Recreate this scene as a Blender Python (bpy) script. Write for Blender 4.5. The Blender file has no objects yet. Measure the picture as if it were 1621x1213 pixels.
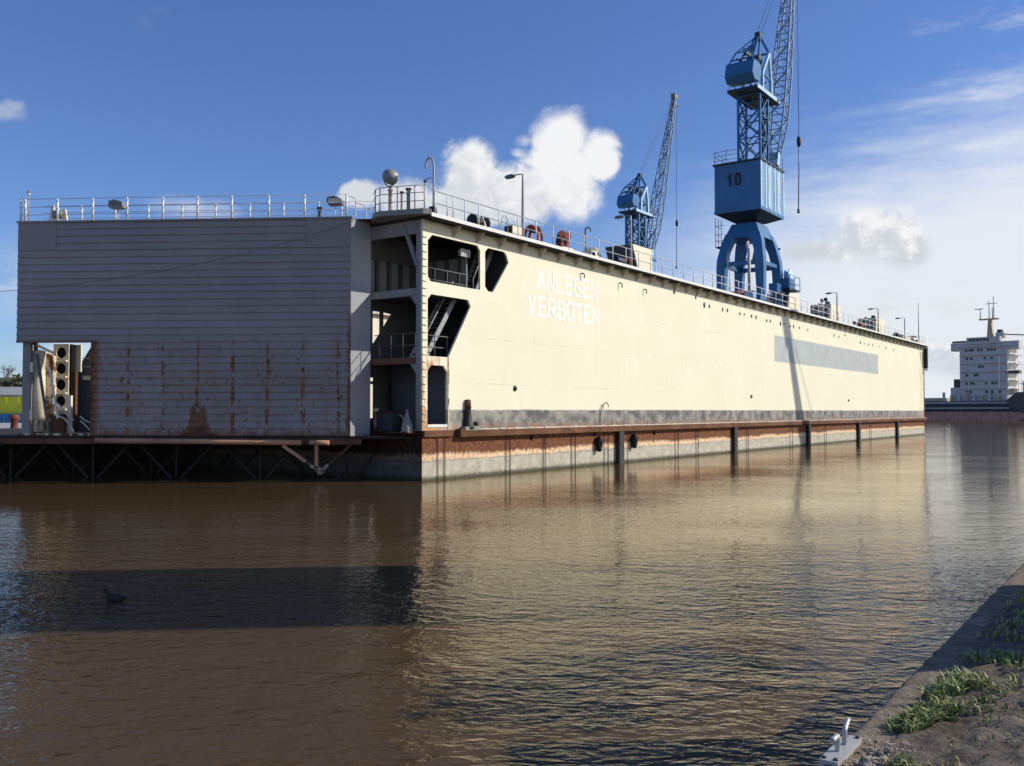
import bpy, bmesh, math, random
from mathutils import Vector, Matrix, noise as mnoise
from mathutils.geometry import tessellate_polygon

random.seed(7)
R = math.radians
scene = bpy.context.scene
COL = scene.collection

# ------------------------------------------------------------------ camera, sky, sun, exposure
EYE = 2.92                      # eye height above the water
cam_d = bpy.data.cameras.new('camera')
cam = bpy.data.objects.new('camera', cam_d)
COL.objects.link(cam)
cam.location = (0, 0, EYE)
cam.rotation_euler = (R(90 + 1.758), 0, 0)
cam_d.sensor_width = 36
cam_d.lens = 36 * 1450 / 1621
cam_d.clip_start = 0.1
cam_d.clip_end = 9000
scene.camera = cam

SUN_AZ, SUN_EL = 85.0, 31.0     # azimuth measured from the view direction towards the right
world = bpy.data.worlds.new('World')
scene.world = world
world.use_nodes = True
sun_d = bpy.data.lights.new('sun', 'SUN')
sun_d.energy = 4.3
sun_d.angle = R(0.5)
sun_d.color = (1.0, 0.945, 0.84)
sun = bpy.data.objects.new('sun', sun_d)
COL.objects.link(sun)
sv = Vector((math.sin(R(SUN_AZ)) * math.cos(R(SUN_EL)), math.cos(R(SUN_AZ)) * math.cos(R(SUN_EL)), math.sin(R(SUN_EL))))
sun.rotation_euler = sv.to_track_quat('Z', 'Y').to_euler()
sun.location = (60, 10, 60)
scene.view_settings.view_transform = 'Standard'
scene.view_settings.look = 'None'
scene.view_settings.exposure = 0.0
scene.view_settings.gamma = 1.0
scene.view_settings.use_curve_mapping = False
scene.render.engine = 'CYCLES'
scene.cycles.use_denoising = True
scene.cycles.max_bounces = 6
scene.cycles.diffuse_bounces = 3
scene.cycles.glossy_bounces = 3
scene.cycles.sample_clamp_indirect = 6


# ------------------------------------------------------------------ node helper
class NT:
    def __init__(s, tree):
        s.t = tree
        tree.nodes.clear()

    def new(s, kind, **kw):
        n = s.t.nodes.new(kind)
        for k, v in kw.items():
            setattr(n, k, v)
        return n

    def put(s, sock, v):
        if v is None:
            return
        if isinstance(v, bpy.types.NodeSocket):
            s.t.links.new(v, sock)
        elif isinstance(v, (tuple, list)):
            v = tuple(v)
            if sock.type == 'RGBA' and len(v) == 3:
                v = v + (1,)
            sock.default_value = v
        else:
            sock.default_value = v

    def m(s, op, a, b=None, c=None, clamp=False):
        n = s.new('ShaderNodeMath', operation=op, use_clamp=clamp)
        s.put(n.inputs[0], a)
        s.put(n.inputs[1], b)
        s.put(n.inputs[2], c)
        return n.outputs[0]

    def vm(s, op, a, b=None):
        n = s.new('ShaderNodeVectorMath', operation=op)
        s.put(n.inputs[0], a)
        s.put(n.inputs[1], b)
        return n.outputs[0]

    def rng(s, v, a, b, c=0.0, d=1.0, smooth=True):
        n = s.new('ShaderNodeMapRange', interpolation_type='SMOOTHSTEP' if smooth else 'LINEAR')
        n.clamp = True
        s.put(n.inputs[0], v)
        for i, x in enumerate((a, b, c, d)):
            s.put(n.inputs[i + 1], x)
        return n.outputs[0]

    def noise(s, vec, scale, detail=4, rough=0.55, dist=0.0):
        n = s.new('ShaderNodeTexNoise')
        s.put(n.inputs['Vector'], vec)
        n.inputs['Scale'].default_value = scale
        n.inputs['Detail'].default_value = detail
        n.inputs['Roughness'].default_value = rough
        n.inputs['Distortion'].default_value = dist
        return n.outputs['Fac']

    def mapv(s, vec, scale, loc=(0, 0, 0), rot=(0, 0, 0)):
        n = s.new('ShaderNodeMapping')
        s.put(n.inputs['Vector'], vec)
        n.inputs['Scale'].default_value = scale
        n.inputs['Location'].default_value = loc
        n.inputs['Rotation'].default_value = rot
        return n.outputs[0]

    def mix(s, f, a, b, blend='MIX'):
        n = s.new('ShaderNodeMix', data_type='RGBA', blend_type=blend)
        s.put(n.inputs[0], f)
        s.put(n.inputs[6], a)
        s.put(n.inputs[7], b)
        return n.outputs[2]

    def xyz(s, vec):
        n = s.new('ShaderNodeSeparateXYZ')
        s.put(n.inputs[0], vec)
        return n.outputs

    def bump(s, h, strength=0.3, dist=0.02, normal=None):
        n = s.new('ShaderNodeBump')
        s.put(n.inputs['Height'], h)
        n.inputs['Strength'].default_value = strength
        n.inputs['Distance'].default_value = dist
        if normal is not None:
            s.put(n.inputs['Normal'], normal)
        return n.outputs[0]


# ------------------------------------------------------------------ sky
w = NT(world.node_tree)
out = w.new('ShaderNodeOutputWorld')
sky = w.new('ShaderNodeTexSky', sky_type='NISHITA')
sky.sun_disc = False
sky.sun_elevation = R(SUN_EL)
sky.sun_rotation = R(SUN_AZ)
sky.altitude = 0
sky.air_density = 1.0
sky.dust_density = 0.2
sky.ozone_density = 3.0
bg = w.new('ShaderNodeBackground')
w.put(bg.inputs[0], w.mix(1.0, sky.outputs[0], (0.74, 0.89, 1.25), 'MULTIPLY'))
bg.inputs[1].default_value = 0.105
tc = w.new('ShaderNodeTexCoord')
dirv = tc.outputs['Generated']
dx, dy, dz = w.xyz(dirv)
az = w.m('ARCTAN2', dx, dy)
el = w.m('ARCSINE', dz)
hn = w.m('DIVIDE', dx, w.m('MAXIMUM', w.m('SQRT', w.m('ADD', w.m('MULTIPLY', dx, dx), w.m('MULTIPLY', dy, dy))), 0.001))
fb = w.noise(dirv, 34, 10, 0.62, 0.35)
fb_lo = w.noise(dirv, 9, 3, 0.5)
fb_off = w.noise(w.vm('ADD', dirv, (0.010, 0.0, 0.010)), 34, 10, 0.62, 0.35)
relief = w.m('SUBTRACT', fb, fb_off)


def blob(px, py, rx, ry):
    a0 = math.atan((px - 810.5) / 1450)
    e0 = math.atan((651 - py) / 1450 * math.cos(a0))
    u_ = w.m('DIVIDE', w.m('SUBTRACT', az, a0), rx / 1450)
    v_ = w.m('DIVIDE', w.m('SUBTRACT', el, e0), ry / 1450)
    r_ = w.m('SQRT', w.m('ADD', w.m('MULTIPLY', u_, u_), w.m('MULTIPLY', v_, v_)))
    return w.m('SUBTRACT', 1.0, r_)


def cloud(blobs, y_base, y_top, soft, amp, thick=1.0, dark=(0.60, 0.64, 0.71), lift=0.0):
    d = None
    for b in blobs:
        x = blob(*b)
        d = x if d is None else w.m('MAXIMUM', d, x)
    d = w.m('ADD', d, w.m('MULTIPLY', w.m('SUBTRACT', fb, 0.5), amp))
    d = w.m('ADD', d, w.m('MULTIPLY', w.m('SUBTRACT', fb_lo, 0.5), amp * 0.5))
    d = w.m('ADD', d, lift)
    a = w.m('MULTIPLY', w.rng(d, 0.0, w.m('MULTIPLY', soft, w.rng(fb_lo, 0.38, 0.62, 0.7, 1.8))), thick)
    e0, e1 = (651 - y_base) / 1450, (651 - y_top) / 1450
    h = w.m('ADD', el, w.m('ADD', w.m('MULTIPLY', relief, 0.20), w.m('MULTIPLY', w.m('SUBTRACT', az, math.atan((sum(b[0] for b in blobs) / len(blobs) - 810.5) / 1450)), 0.38)))
    sh = w.rng(w.m('ADD', h, w.m('MULTIPLY', w.m('SUBTRACT', fb_lo, 0.5), 0.10)), e0, e1)
    c = w.mix(sh, dark, (0.97, 0.97, 0.98))
    return a, c


layers = []
# thin high veil on the sunny side, streaked
streak = w.noise(w.mapv(dirv, (5, 5, 22), rot=(0.0, R(-14), 0.0)), 2.0, 7, 0.6)
lim = w.m('ADD', w.rng(hn, 0.1, 0.55, 0.235, 0.335), w.m('MULTIPLY', w.m('SUBTRACT', streak, 0.5), 0.14))
veil = w.m('MULTIPLY', w.rng(el, w.m('ADD', lim, 0.03), w.m('SUBTRACT', lim, 0.15)), w.rng(hn, 0.02, 0.34))
layers.append((w.m('MULTIPLY', veil, 0.93), (0.86, 0.90, 0.955)))
wisp = w.m('MULTIPLY', w.rng(streak, 0.54, 0.78), w.m('MULTIPLY', w.rng(hn, 0.33, 0.50), w.rng(el, 0.75, 0.30)))
layers.append((w.m('MULTIPLY', wisp, 0.55), (0.82, 0.86, 0.94)))
# low broken cloud round the horizon
low = w.noise(w.mapv(dirv, (4, 4, 11)), 2.4, 7, 0.6)
lowa = w.m('MULTIPLY', w.rng(low, 0.44, 0.62), w.rng(el, 0.19, 0.06))
layers.append((w.m('MULTIPLY', lowa, 0.62), w.mix(w.rng(low, 0.55, 0.75), (0.84, 0.86, 0.90), (0.66, 0.70, 0.77))))
for args in (
    ([(743, 284, 50, 62), (795, 308, 80, 48), (848, 302, 58, 48), (888, 222, 48, 50), (888, 270, 64, 56), (906, 305, 52, 42), (950, 246, 34, 40), (716, 322, 62, 34), (640, 312, 54, 30), (575, 306, 44, 22)], 372, 232, 0.40, 0.95, 0.98, (0.72, 0.75, 0.80), 0.17),
    ([(832, 220, 22, 13), (820, 238, 14, 10)], 240, 200, 0.8, 2.2, 0.6, (0.8, 0.83, 0.88)),
    ([(1385, 372, 78, 46), (1310, 396, 74, 22), (1432, 392, 46, 36)], 424, 345, 0.55, 0.85, 0.95, (0.66, 0.69, 0.75), 0.12),
    ([(-6, 172, 46, 18), (14, 164, 22, 14)], 190, 150, 1.0, 1.8, 0.5),
    ([(222, 26, 22, 20), (236, 8, 34, 8)], 40, 5, 1.5, 2.6, 0.16),
    ([(60, 470, 110, 55), (300, 330, 90, 24)], 520, 430, 0.9, 0.9, 0.55, (0.72, 0.76, 0.83)),
    ([(1560, 575, 110, 30), (1480, 560, 50, 22)], 600, 540, 0.8, 0.9, 0.6, (0.56, 0.61, 0.69)),
):
    layers.append(cloud(*args))
shader = bg.outputs[0]
for a, c in layers:
    b2 = w.new('ShaderNodeBackground')
    w.put(b2.inputs[0], c)
    b2.inputs[1].default_value = 0.95
    mx = w.new('ShaderNodeMixShader')
    w.put(mx.inputs[0], a)
    w.put(mx.inputs[1], shader)
    w.put(mx.inputs[2], b2.outputs[0])
    shader = mx.outputs[0]
w.put(out.inputs[0], shader)


# ------------------------------------------------------------------ materials
def mat_base(name):
    m = bpy.data.materials.new(name)
    m.use_nodes = True
    n = NT(m.node_tree)
    o = n.new('ShaderNodeOutputMaterial')
    p = n.new('ShaderNodeBsdfPrincipled')
    n.put(o.inputs[0], p.outputs[0])
    t = n.new('ShaderNodeTexCoord')
    return m, n, p, t.outputs['Object']


RUST_A, RUST_B = (0.20, 0.075, 0.028), (0.065, 0.026, 0.014)


def rust_col(n, vec, sc=3.0):
    return n.mix(n.noise(vec, sc, 6, 0.65), RUST_B, RUST_A)


def paint(name, col, rough=0.5, var=0.12, rust=0.0, rscale=1.6, dirt=0.25, metallic=0.0, spec=0.4, bump=0.15, zr=None):
    m, n, p, v = mat_base(name)
    big = n.noise(v, 0.7, 5, 0.6)
    fine = n.noise(v, 9.0, 5, 0.65)
    c = n.mix(n.rng(big, 0.3, 0.7), tuple(x * (1 - var) for x in col), tuple(min(1, x * (1 + var)) for x in col))
    st = n.noise(n.mapv(v, (2.2, 2.2, 0.22)), 2.0, 6, 0.65)
    c = n.mix(n.m('MULTIPLY', n.rng(st, 0.52, 0.78), dirt), c, tuple(x * 0.45 for x in col))
    rm = None
    if rust > 0:
        rn = n.m('ADD', n.m('MULTIPLY', n.noise(v, rscale, 8, 0.68), 0.65), n.m('MULTIPLY', st, 0.35))
        thr = 0.72 - 0.34 * rust
        if zr:
            g = n.rng(n.xyz(v)[2], zr[0], zr[1], zr[2], 0.0)
            rn = n.m('ADD', rn, g)
        rm = n.rng(rn, thr, thr + 0.09)
        c = n.mix(rm, c, rust_col(n, v, rscale * 2.5))
    n.put(p.inputs['Base Color'], c)
    if rm is not None:
        n.put(p.inputs['Roughness'], n.m('ADD', n.m('MULTIPLY', rm, 0.9 - rough), n.rng(fine, 0.2, 0.8, rough - 0.06, rough + 0.08)))
    else:
        n.put(p.inputs['Roughness'], n.rng(fine, 0.2, 0.8, rough - 0.07, rough + 0.09))
    p.inputs['Metallic'].default_value = metallic
    p.inputs['Specular IOR Level'].default_value = spec
    if bump:
        h = n.m('ADD', fine, n.m('MULTIPLY', rm, 0.6)) if rm is not None else fine
        n.put(p.inputs['Normal'], n.bump(h, bump, 0.02))
    return m


M = {}
CREAM = (0.84, 0.76, 0.565)
M['cream'] = paint('cream_paint', CREAM, 0.55, 0.04, 0.12, 1.2, 0.12)
M['chip'] = paint('chipped_cream', (0.46, 0.37, 0.27), 0.7, 0.2, 0.75, 5.0, 0.3)
M['cream_rusty'] = paint('cream_paint_rusty', (0.72, 0.64, 0.47), 0.6, 0.10, 0.52, 1.5, 0.35)
M['orange_rust'] = paint('orange_rusty_cream', (0.72, 0.60, 0.42), 0.7, 0.1, 0.75, 2.2, 0.4)
M['white'] = paint('white_paint', (0.78, 0.76, 0.71), 0.5, 0.06, 0.32, 5.0, 0.25)
M['white_clean'] = paint('clean_white_paint', (0.86, 0.84, 0.80), 0.5, 0.05, 0.12, 5.0, 0.15)
M['letter'] = paint('white_lettering', (0.92, 0.905, 0.85), 0.5, 0.05, 0.0, 1, 0.16, bump=0)
M['patch'] = paint('grey_paint_patch', (0.44, 0.475, 0.455), 0.5, 0.09, 0.0, 1, 0.3, bump=0)
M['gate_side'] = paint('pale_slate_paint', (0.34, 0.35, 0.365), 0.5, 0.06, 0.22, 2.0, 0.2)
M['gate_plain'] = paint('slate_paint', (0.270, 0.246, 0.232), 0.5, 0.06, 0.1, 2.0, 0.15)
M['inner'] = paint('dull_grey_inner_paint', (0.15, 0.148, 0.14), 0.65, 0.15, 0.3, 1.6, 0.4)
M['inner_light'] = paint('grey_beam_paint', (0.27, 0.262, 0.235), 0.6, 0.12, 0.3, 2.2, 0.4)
M['rail_grey'] = paint('grey_handrail', (0.38, 0.39, 0.41), 0.45, 0.1, 0.15, 3)
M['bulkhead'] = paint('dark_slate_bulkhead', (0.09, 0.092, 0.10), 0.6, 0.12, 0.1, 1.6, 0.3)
M['rust'] = paint('rusted_steel', (0.11, 0.055, 0.032), 0.85, 0.3, 0.6, 2.5, 0.4, spec=0.2, bump=0.5)
M['rust_beam'] = paint('rust_brown_beam', (0.16, 0.075, 0.042), 0.85, 0.3, 0.5, 2.0, 0.3, spec=0.2, bump=0.4)
M['truss'] = paint('dark_rusty_truss', (0.045, 0.036, 0.03), 0.85, 0.3, 0.35, 2.0, 0.3, spec=0.2)
M['tan'] = paint('weathered_tan_timber', (0.50, 0.27, 0.155), 0.75, 0.2, 0.42, 2.0, 0.3)
M['palebrace'] = paint('chipped_pale_brace', (0.66, 0.56, 0.45), 0.7, 0.15, 0.55, 3.0, 0.3)
M['black'] = paint('black_rubber', (0.018, 0.017, 0.016), 0.75, 0.2, 0.0, 1, 0.1, spec=0.25)
M['black_iron'] = paint('black_iron', (0.03, 0.028, 0.027), 0.6, 0.2, 0.25, 4.0, 0.2)
M['hole'] = paint('hole_shade_black', (0.012, 0.011, 0.010), 0.9, 0.1, 0, 1, 0, spec=0.1, bump=0)  # near black painting the dark inside openings and under the deck lip
M['blue'] = paint('crane_blue', (0.036, 0.155, 0.34), 0.42, 0.12, 0.08, 1.8, 0.25)
M['blue_mid'] = paint('sunlit_crane_blue', (0.19, 0.34, 0.52), 0.45, 0.1, 0.05, 1.8, 0.2)  # lit copy of the crane blue for the sunward panels
M['blue_light'] = paint('pale_sunlit_blue', (0.44, 0.64, 0.78), 0.42, 0.1, 0.08, 1.8, 0.2)  # crane blue with sunlight painted in; plain pale blue on the cabinet
M['crane_dark'] = paint('crane_dark_blue', (0.018, 0.036, 0.065), 0.6, 0.15, 0.1, 2)
M['jib'] = paint('jib_blue_grey', (0.17, 0.27, 0.40), 0.5, 0.15, 0.2, 3.0)
M['digit'] = paint('near_black_digits', (0.012, 0.013, 0.02), 0.5, 0.05, 0, 1, 0.0, bump=0)
M['glass_pale'] = paint('dusty_yellowed_pane', (0.62, 0.60, 0.46), 0.2, 0.1, 0, 1, 0.2, bump=0)
M['lampgrey'] = paint('lamp_grey', (0.16, 0.16, 0.16), 0.5, 0.1, 0.1, 5)
M['pole'] = paint('galvanised_pole', (0.50, 0.44, 0.38), 0.5, 0.12, 0.42, 3.5, 0.3)
M['dome'] = paint('grey_searchlight_shell', (0.24, 0.26, 0.24), 0.4, 0.1, 0.15, 6)
M['red'] = paint('faded_red_paint', (0.42, 0.085, 0.055), 0.6, 0.2, 0.35, 5)
M['redbrown'] = paint('rust_red_paint', (0.20, 0.055, 0.035), 0.7, 0.2, 0.35, 5)
M['yellow'] = paint('bright_yellow_skip', (0.62, 0.60, 0.03), 0.5, 0.1, 0.12, 2)
M['skipblue'] = paint('blue_skip', (0.02, 0.16, 0.34), 0.5, 0.1, 0.15, 2)
M['galv'] = paint('galvanised_cleat', (0.50, 0.49, 0.46), 0.5, 0.1, 0.14, 9, 0.3, metallic=0.3)
M['bolt'] = paint('dark_bolt', (0.05, 0.045, 0.04), 0.6, 0.2, 0.2, 9)
M['ship_grey'] = paint('ship_white_paint', (0.56, 0.535, 0.50), 0.5, 0.05, 0.05, 0.6, 0.15)
M['ship_black'] = paint('ship_black_hull', (0.035, 0.037, 0.04), 0.5, 0.2, 0.0, 1, 0.2)
M['ship_dark'] = paint('ship_dark_green_grey', (0.085, 0.08, 0.068), 0.5, 0.2, 0.1, 0.4, 0.2)
M['ship_red'] = paint('ship_antifouling_red', (0.60, 0.27, 0.20), 0.7, 0.25, 0.15, 0.3, 0.35)
M['ship_yellow'] = paint('ship_buff', (0.52, 0.42, 0.25), 0.5, 0.1, 0.1, 1)
M['ship_window'] = paint('ship_window_glass', (0.02, 0.025, 0.03), 0.15, 0.1, 0, 1, 0, bump=0)
M['rope'] = paint('pale_rope', (0.62, 0.60, 0.56), 0.8, 0.1, 0, 1, 0.2)
M['cable'] = paint('dark_cable', (0.085, 0.085, 0.09), 0.6, 0.1, 0, 1, 0)
M['bark'] = paint('tree_bark', (0.09, 0.07, 0.05), 0.9, 0.2, 0, 1, 0.3, bump=0.4)
M['brick'] = paint('dull_brick', (0.25, 0.12, 0.08), 0.85, 0.15, 0, 1, 0.3)
M['shed'] = paint('grey_shed_cladding', (0.33, 0.33, 0.32), 0.7, 0.1, 0.0, 1, 0.3)
M['duck'] = paint('dark_brown_plumage', (0.045, 0.033, 0.024), 0.7, 0.3, 0, 1, 0.2)
M['louvre'] = paint('dark_grey_louvre', (0.10, 0.105, 0.11), 0.6, 0.15, 0.2, 3)


def mat_wall():
    m, n, p, v = mat_base('cream_wing_wall')
    x, y, z = n.xyz(v)
    big = n.noise(v, 0.25, 5, 0.6)
    c = n.mix(n.rng(big, 0.3, 0.7), (0.825, 0.78, 0.575), (0.865, 0.815, 0.61))
    st = n.noise(n.mapv(v, (1.6, 1.6, 0.06)), 2.0, 6, 0.65)
    c = n.mix(n.m('MULTIPLY', n.rng(st, 0.54, 0.74), 0.20), c, (0.62, 0.56, 0.42))
    # strake seams and a few butt welds: faint dirt lines
    fz = n.m('ABSOLUTE', n.m('SUBTRACT', n.m('FRACT', n.m('DIVIDE', z, 2.08)), 0.5))
    fx = n.m('ABSOLUTE', n.m('SUBTRACT', n.m('FRACT', n.m('DIVIDE', x, 8.3)), 0.5))
    seam = n.m('MAXIMUM', n.rng(fz, 0.489, 0.5), n.m('MULTIPLY', n.rng(fx, 0.496, 0.5), 0.8))
    seam = n.m('MULTIPLY', seam, n.rng(n.noise(v, 0.9, 3), 0.35, 0.7))
    c = n.mix(n.m('MULTIPLY', seam, 0.5), c, (0.42, 0.36, 0.26))
    # scattered small rust weeps
    weep = n.noise(n.mapv(v, (1.0, 1.0, 0.16)), 3.4, 5, 0.7)
    c = n.mix(n.m('MULTIPLY', n.rng(weep, 0.70, 0.79), 0.75), c, (0.42, 0.20, 0.08))
    # worn grey boot-topping band with its own ragged edge
    zz = n.m('ADD', z, n.m('MULTIPLY', n.m('SUBTRACT', n.noise(v, 1.2, 6, 0.7), 0.5), 0.16))
    band = n.rng(zz, 3.02, 2.94)
    bm = n.noise(n.mapv(v, (0.7, 0.7, 0.8)), 1.6, 6, 0.6)
    bc = n.mix(n.rng(bm, 0.36, 0.64), (0.10, 0.10, 0.098), (0.34, 0.32, 0.275))
    bc = n.mix(n.m('MULTIPLY', n.rng(z, 2.5, 2.12), n.rng(n.noise(v, 2.6, 5), 0.4, 0.6)), bc, (0.30, 0.16, 0.08))
    c = n.mix(n.m('MULTIPLY', band, n.rng(x, 1.7, 2.4, 0.75, 1.0)), c, bc)
    # rust bleeding round the near doorway and post
    near = n.m('MULTIPLY', n.rng(x, 2.1, 0.9), n.rng(z, 6.6, 4.7))
    rn = n.m('ADD', n.noise(n.mapv(v, (1.5, 1.5, 0.7)), 1.7, 7, 0.65), n.m('MULTIPLY', near, 0.17))
    rm = n.m('MULTIPLY', n.rng(rn, 0.60, 0.74), near)
    c = n.mix(rm, c, n.mix(n.noise(v, 6, 5), (0.50, 0.22, 0.07), (0.62, 0.40, 0.20)))
    # far end rust bleed
    farm = n.m('MULTIPLY', n.m('MULTIPLY', n.rng(x, 90.5, 94.0), n.rng(z, 9.0, 7.6)), n.rng(n.noise(n.mapv(v, (1, 1, 0.2)), 1.5, 5), 0.4, 0.65))
    c = n.mix(n.m('MULTIPLY', farm, 0.7), c, (0.60, 0.38, 0.18))
    n.put(p.inputs['Base Color'], c)
    p.inputs['Roughness'].default_value = 0.55
    p.inputs['Specular IOR Level'].default_value = 0.3
    h = n.m('ADD', n.m('MULTIPLY', n.noise(v, 0.55, 3), 1.6), n.m('MULTIPLY', n.noise(v, 8, 4), 0.03))
    n.put(p.inputs['Normal'], n.bump(h, 0.35, 0.05))
    return m


def mat_hull(k=1.0, nm='rusted_pontoon_side'):
    m, n, p, v = mat_base(nm)
    x, y, z = n.xyz(v)
    st = n.noise(n.mapv(v, (3.0, 3.0, 0.35)), 2.0, 7, 0.7)
    sp = n.noise(v, 5.0, 7, 0.7)
    lo = n.noise(v, 0.35, 3)
    zz = n.m('ADD', z, n.m('ADD', n.m('MULTIPLY', n.m('SUBTRACT', st, 0.5), 0.5), n.m('MULTIPLY', n.m('SUBTRACT', lo, 0.5), 0.35)))
    rust = n.mix(n.rng(sp, 0.35, 0.68), (0.10, 0.040, 0.022), (0.27, 0.10, 0.042))
    rust = n.mix(n.rng(st, 0.5, 0.7), rust, (0.20, 0.12, 0.085))
    fringe = n.mix(n.rng(sp, 0.36, 0.56), (0.62, 0.27, 0.09), (0.84, 0.64, 0.42))
    grey = n.mix(n.rng(n.noise(v, 2.0, 6, 0.65), 0.35, 0.68), (0.42, 0.385, 0.30), (0.58, 0.53, 0.43))
    grey = n.mix(n.m('MULTIPLY', n.rng(sp, 0.55, 0.7), 0.6), grey, (0.26, 0.24, 0.19))
    c = n.mix(n.rng(zz, 0.98, 1.18), fringe, rust)
    c = n.mix(n.rng(zz, 0.80, 0.93), grey, c)
    seam = n.rng(n.m('ABSOLUTE', n.m('SUBTRACT', z, 0.80)), 0.022, 0.006)
    c = n.mix(n.m('MULTIPLY', seam, 0.6), c, (0.10, 0.08, 0.06))
    wet = n.rng(n.m('ADD', z, n.m('MULTIPLY', n.m('SUBTRACT', sp, 0.5), 0.25)), 0.26, 0.04)
    c = n.mix(wet, c, (0.085, 0.082, 0.05))
    if k < 1:          # shaded copy: hull colours scaled down to paint the end's shade
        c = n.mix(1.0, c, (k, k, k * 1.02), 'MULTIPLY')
    n.put(p.inputs['Base Color'], c)
    n.put(p.inputs['Roughness'], n.rng(wet, 0, 1, 0.85, 0.4))
    p.inputs['Specular IOR Level'].default_value = 0.2
    n.put(p.inputs['Normal'], n.bump(n.m('ADD', sp, n.m('MULTIPLY', st, 0.6)), 0.5, 0.04))
    return m


def mat_gate():
    m, n, p, v = mat_base('rust_streaked_slate_boards')
    x, y, z = n.xyz(v)
    big = n.noise(v, 0.4, 4)
    c = n.mix(n.rng(big, 0.3, 0.7), (0.272, 0.248, 0.234), (0.325, 0.294, 0.274))
    hor = n.noise(n.mapv(v, (0.35, 1, 4.0)), 2.0, 5, 0.6)
    c = n.mix(n.m('MULTIPLY', n.rng(hor, 0.45, 0.7), 0.35), c, (0.222, 0.202, 0.192))
    low = n.rng(z, 6.9, 3.6)                       # rust belongs to the lower boards
    warm = n.m('MULTIPLY', low, n.rng(n.noise(v, 0.6, 5, 0.6), 0.42, 0.66))
    c = n.mix(n.m('MULTIPLY', warm, 0.65), c, (0.26, 0.195, 0.135))
    # weld lines on the frames behind, every 1.53 m
    fx = n.m('ABSOLUTE', n.m('SUBTRACT', n.m('FRACT', n.m('ADD', n.m('DIVIDE', x, 1.545), 0.165)), 0.5))
    fx = n.m('ADD', fx, n.m('MULTIPLY', n.m('SUBTRACT', n.noise(v, 5.0, 3), 0.5), 0.04))
    colm = n.m('MULTIPLY', n.rng(fx, 0.10, 0.012), n.rng(n.noise(n.mapv(v, (1, 1, 1.6)), 0.9, 4, 0.7), 0.34, 0.56))
    blot = n.noise(n.mapv(v, (2.0, 1, 0.9)), 2.1, 8, 0.72)
    rm = n.rng(n.m('ADD', blot, n.m('MULTIPLY', n.m('MULTIPLY', colm, n.rng(n.noise(n.mapv(v, (0.62, 0, 0.12)), 1.0, 1), 0.25, 0.55)), 0.30)), 0.60, 0.70)
    spots = n.rng(n.noise(v, 3.6, 4, 0.7), 0.575, 0.655)
    seed = n.noise(v, 0.5, 2)
    rm = n.m('MULTIPLY', n.m('MAXIMUM', rm, n.m('MULTIPLY', spots, 0.9)), n.rng(n.m('ADD', low, n.m('MULTIPLY', seed, 0.3)), 0.15, 0.65))
    sz = n.m('FRACT', n.m('DIVIDE', n.m('SUBTRACT', z, 1.80), 0.3113))
    sz = n.rng(n.m('ABSOLUTE', n.m('SUBTRACT', sz, 0.2)), 0.30, 0.05)
    run = n.rng(n.noise(n.mapv(v, (0.55, 1, 2.2)), 1.5, 6, 0.7), 0.545, 0.66)
    rm = n.m('MAXIMUM', rm, n.m('MULTIPLY', n.m('MULTIPLY', sz, run), n.m('MULTIPLY', low, 0.85)))
    # heavy patch low down, and the raw vertical edges
    bx = n.m('DIVIDE', n.m('SUBTRACT', x, 6.7), 1.35)
    bz = n.m('DIVIDE', n.m('SUBTRACT', z, 1.7), n.rng(n.m('ABSOLUTE', n.m('SUBTRACT', x, 6.65)), 0.25, 0.55, 2.0, 0.62))
    pr = n.m('SUBTRACT', 1.0, n.m('SQRT', n.m('ADD', n.m('MULTIPLY', bx, bx), n.m('MULTIPLY', bz, bz))))
    pr = n.rng(n.m('ADD', pr, n.m('MULTIPLY', n.m('SUBTRACT', blot, 0.5), 1.9)), 0.05, 0.40)
    e1 = n.rng(n.m('ADD', x, n.m('MULTIPLY', n.m('SUBTRACT', blot, 0.5), 0.9)), 0.22, 0.05)
    e2 = n.m('MULTIPLY', n.rng(n.m('SUBTRACT', x, n.m('MULTIPLY', blot, 0.35)), 10.75, 11.15), n.rng(z, 6.15, 5.9))
    edge = n.m('MULTIPLY', n.m('MAXIMUM', e1, e2), n.rng(z, 7.6, 5.6))
    foot = n.m('MULTIPLY', n.rng(n.m('ADD', z, n.m('MULTIPLY', n.m('SUBTRACT', blot, 0.5), 1.3)), 2.15, 1.95), 0.8)
    rm = n.m('MAXIMUM', n.m('MAXIMUM', rm, pr), n.m('MAXIMUM', edge, foot))
    weep = n.m('MULTIPLY', n.rng(n.noise(n.mapv(v, (3.2, 1, 0.22)), 2.0, 6, 0.65), 0.54, 0.74), n.m('MULTIPLY', low, 0.75))
    c = n.mix(weep, c, (0.24, 0.15, 0.085))
    c = n.mix(n.m('MULTIPLY', rm, 0.92), c, n.mix(n.rng(n.noise(v, 7, 5, 0.7), 0.35, 0.65), (0.10, 0.042, 0.020), (0.30, 0.135, 0.055)))
    n.put(p.inputs['Base Color'], c)
    n.put(p.inputs['Roughness'], n.rng(rm, 0, 1, 0.5, 0.9))
    p.inputs['Specular IOR Level'].default_value = 0.35
    n.put(p.inputs['Normal'], n.bump(n.m('ADD', n.m('MULTIPLY', n.noise(n.mapv(v, (0.6, 1, 1.5)), 1.4, 4), 0.8), n.m('MULTIPLY', rm, 0.25)), 0.4, 0.03))
    return m


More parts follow.
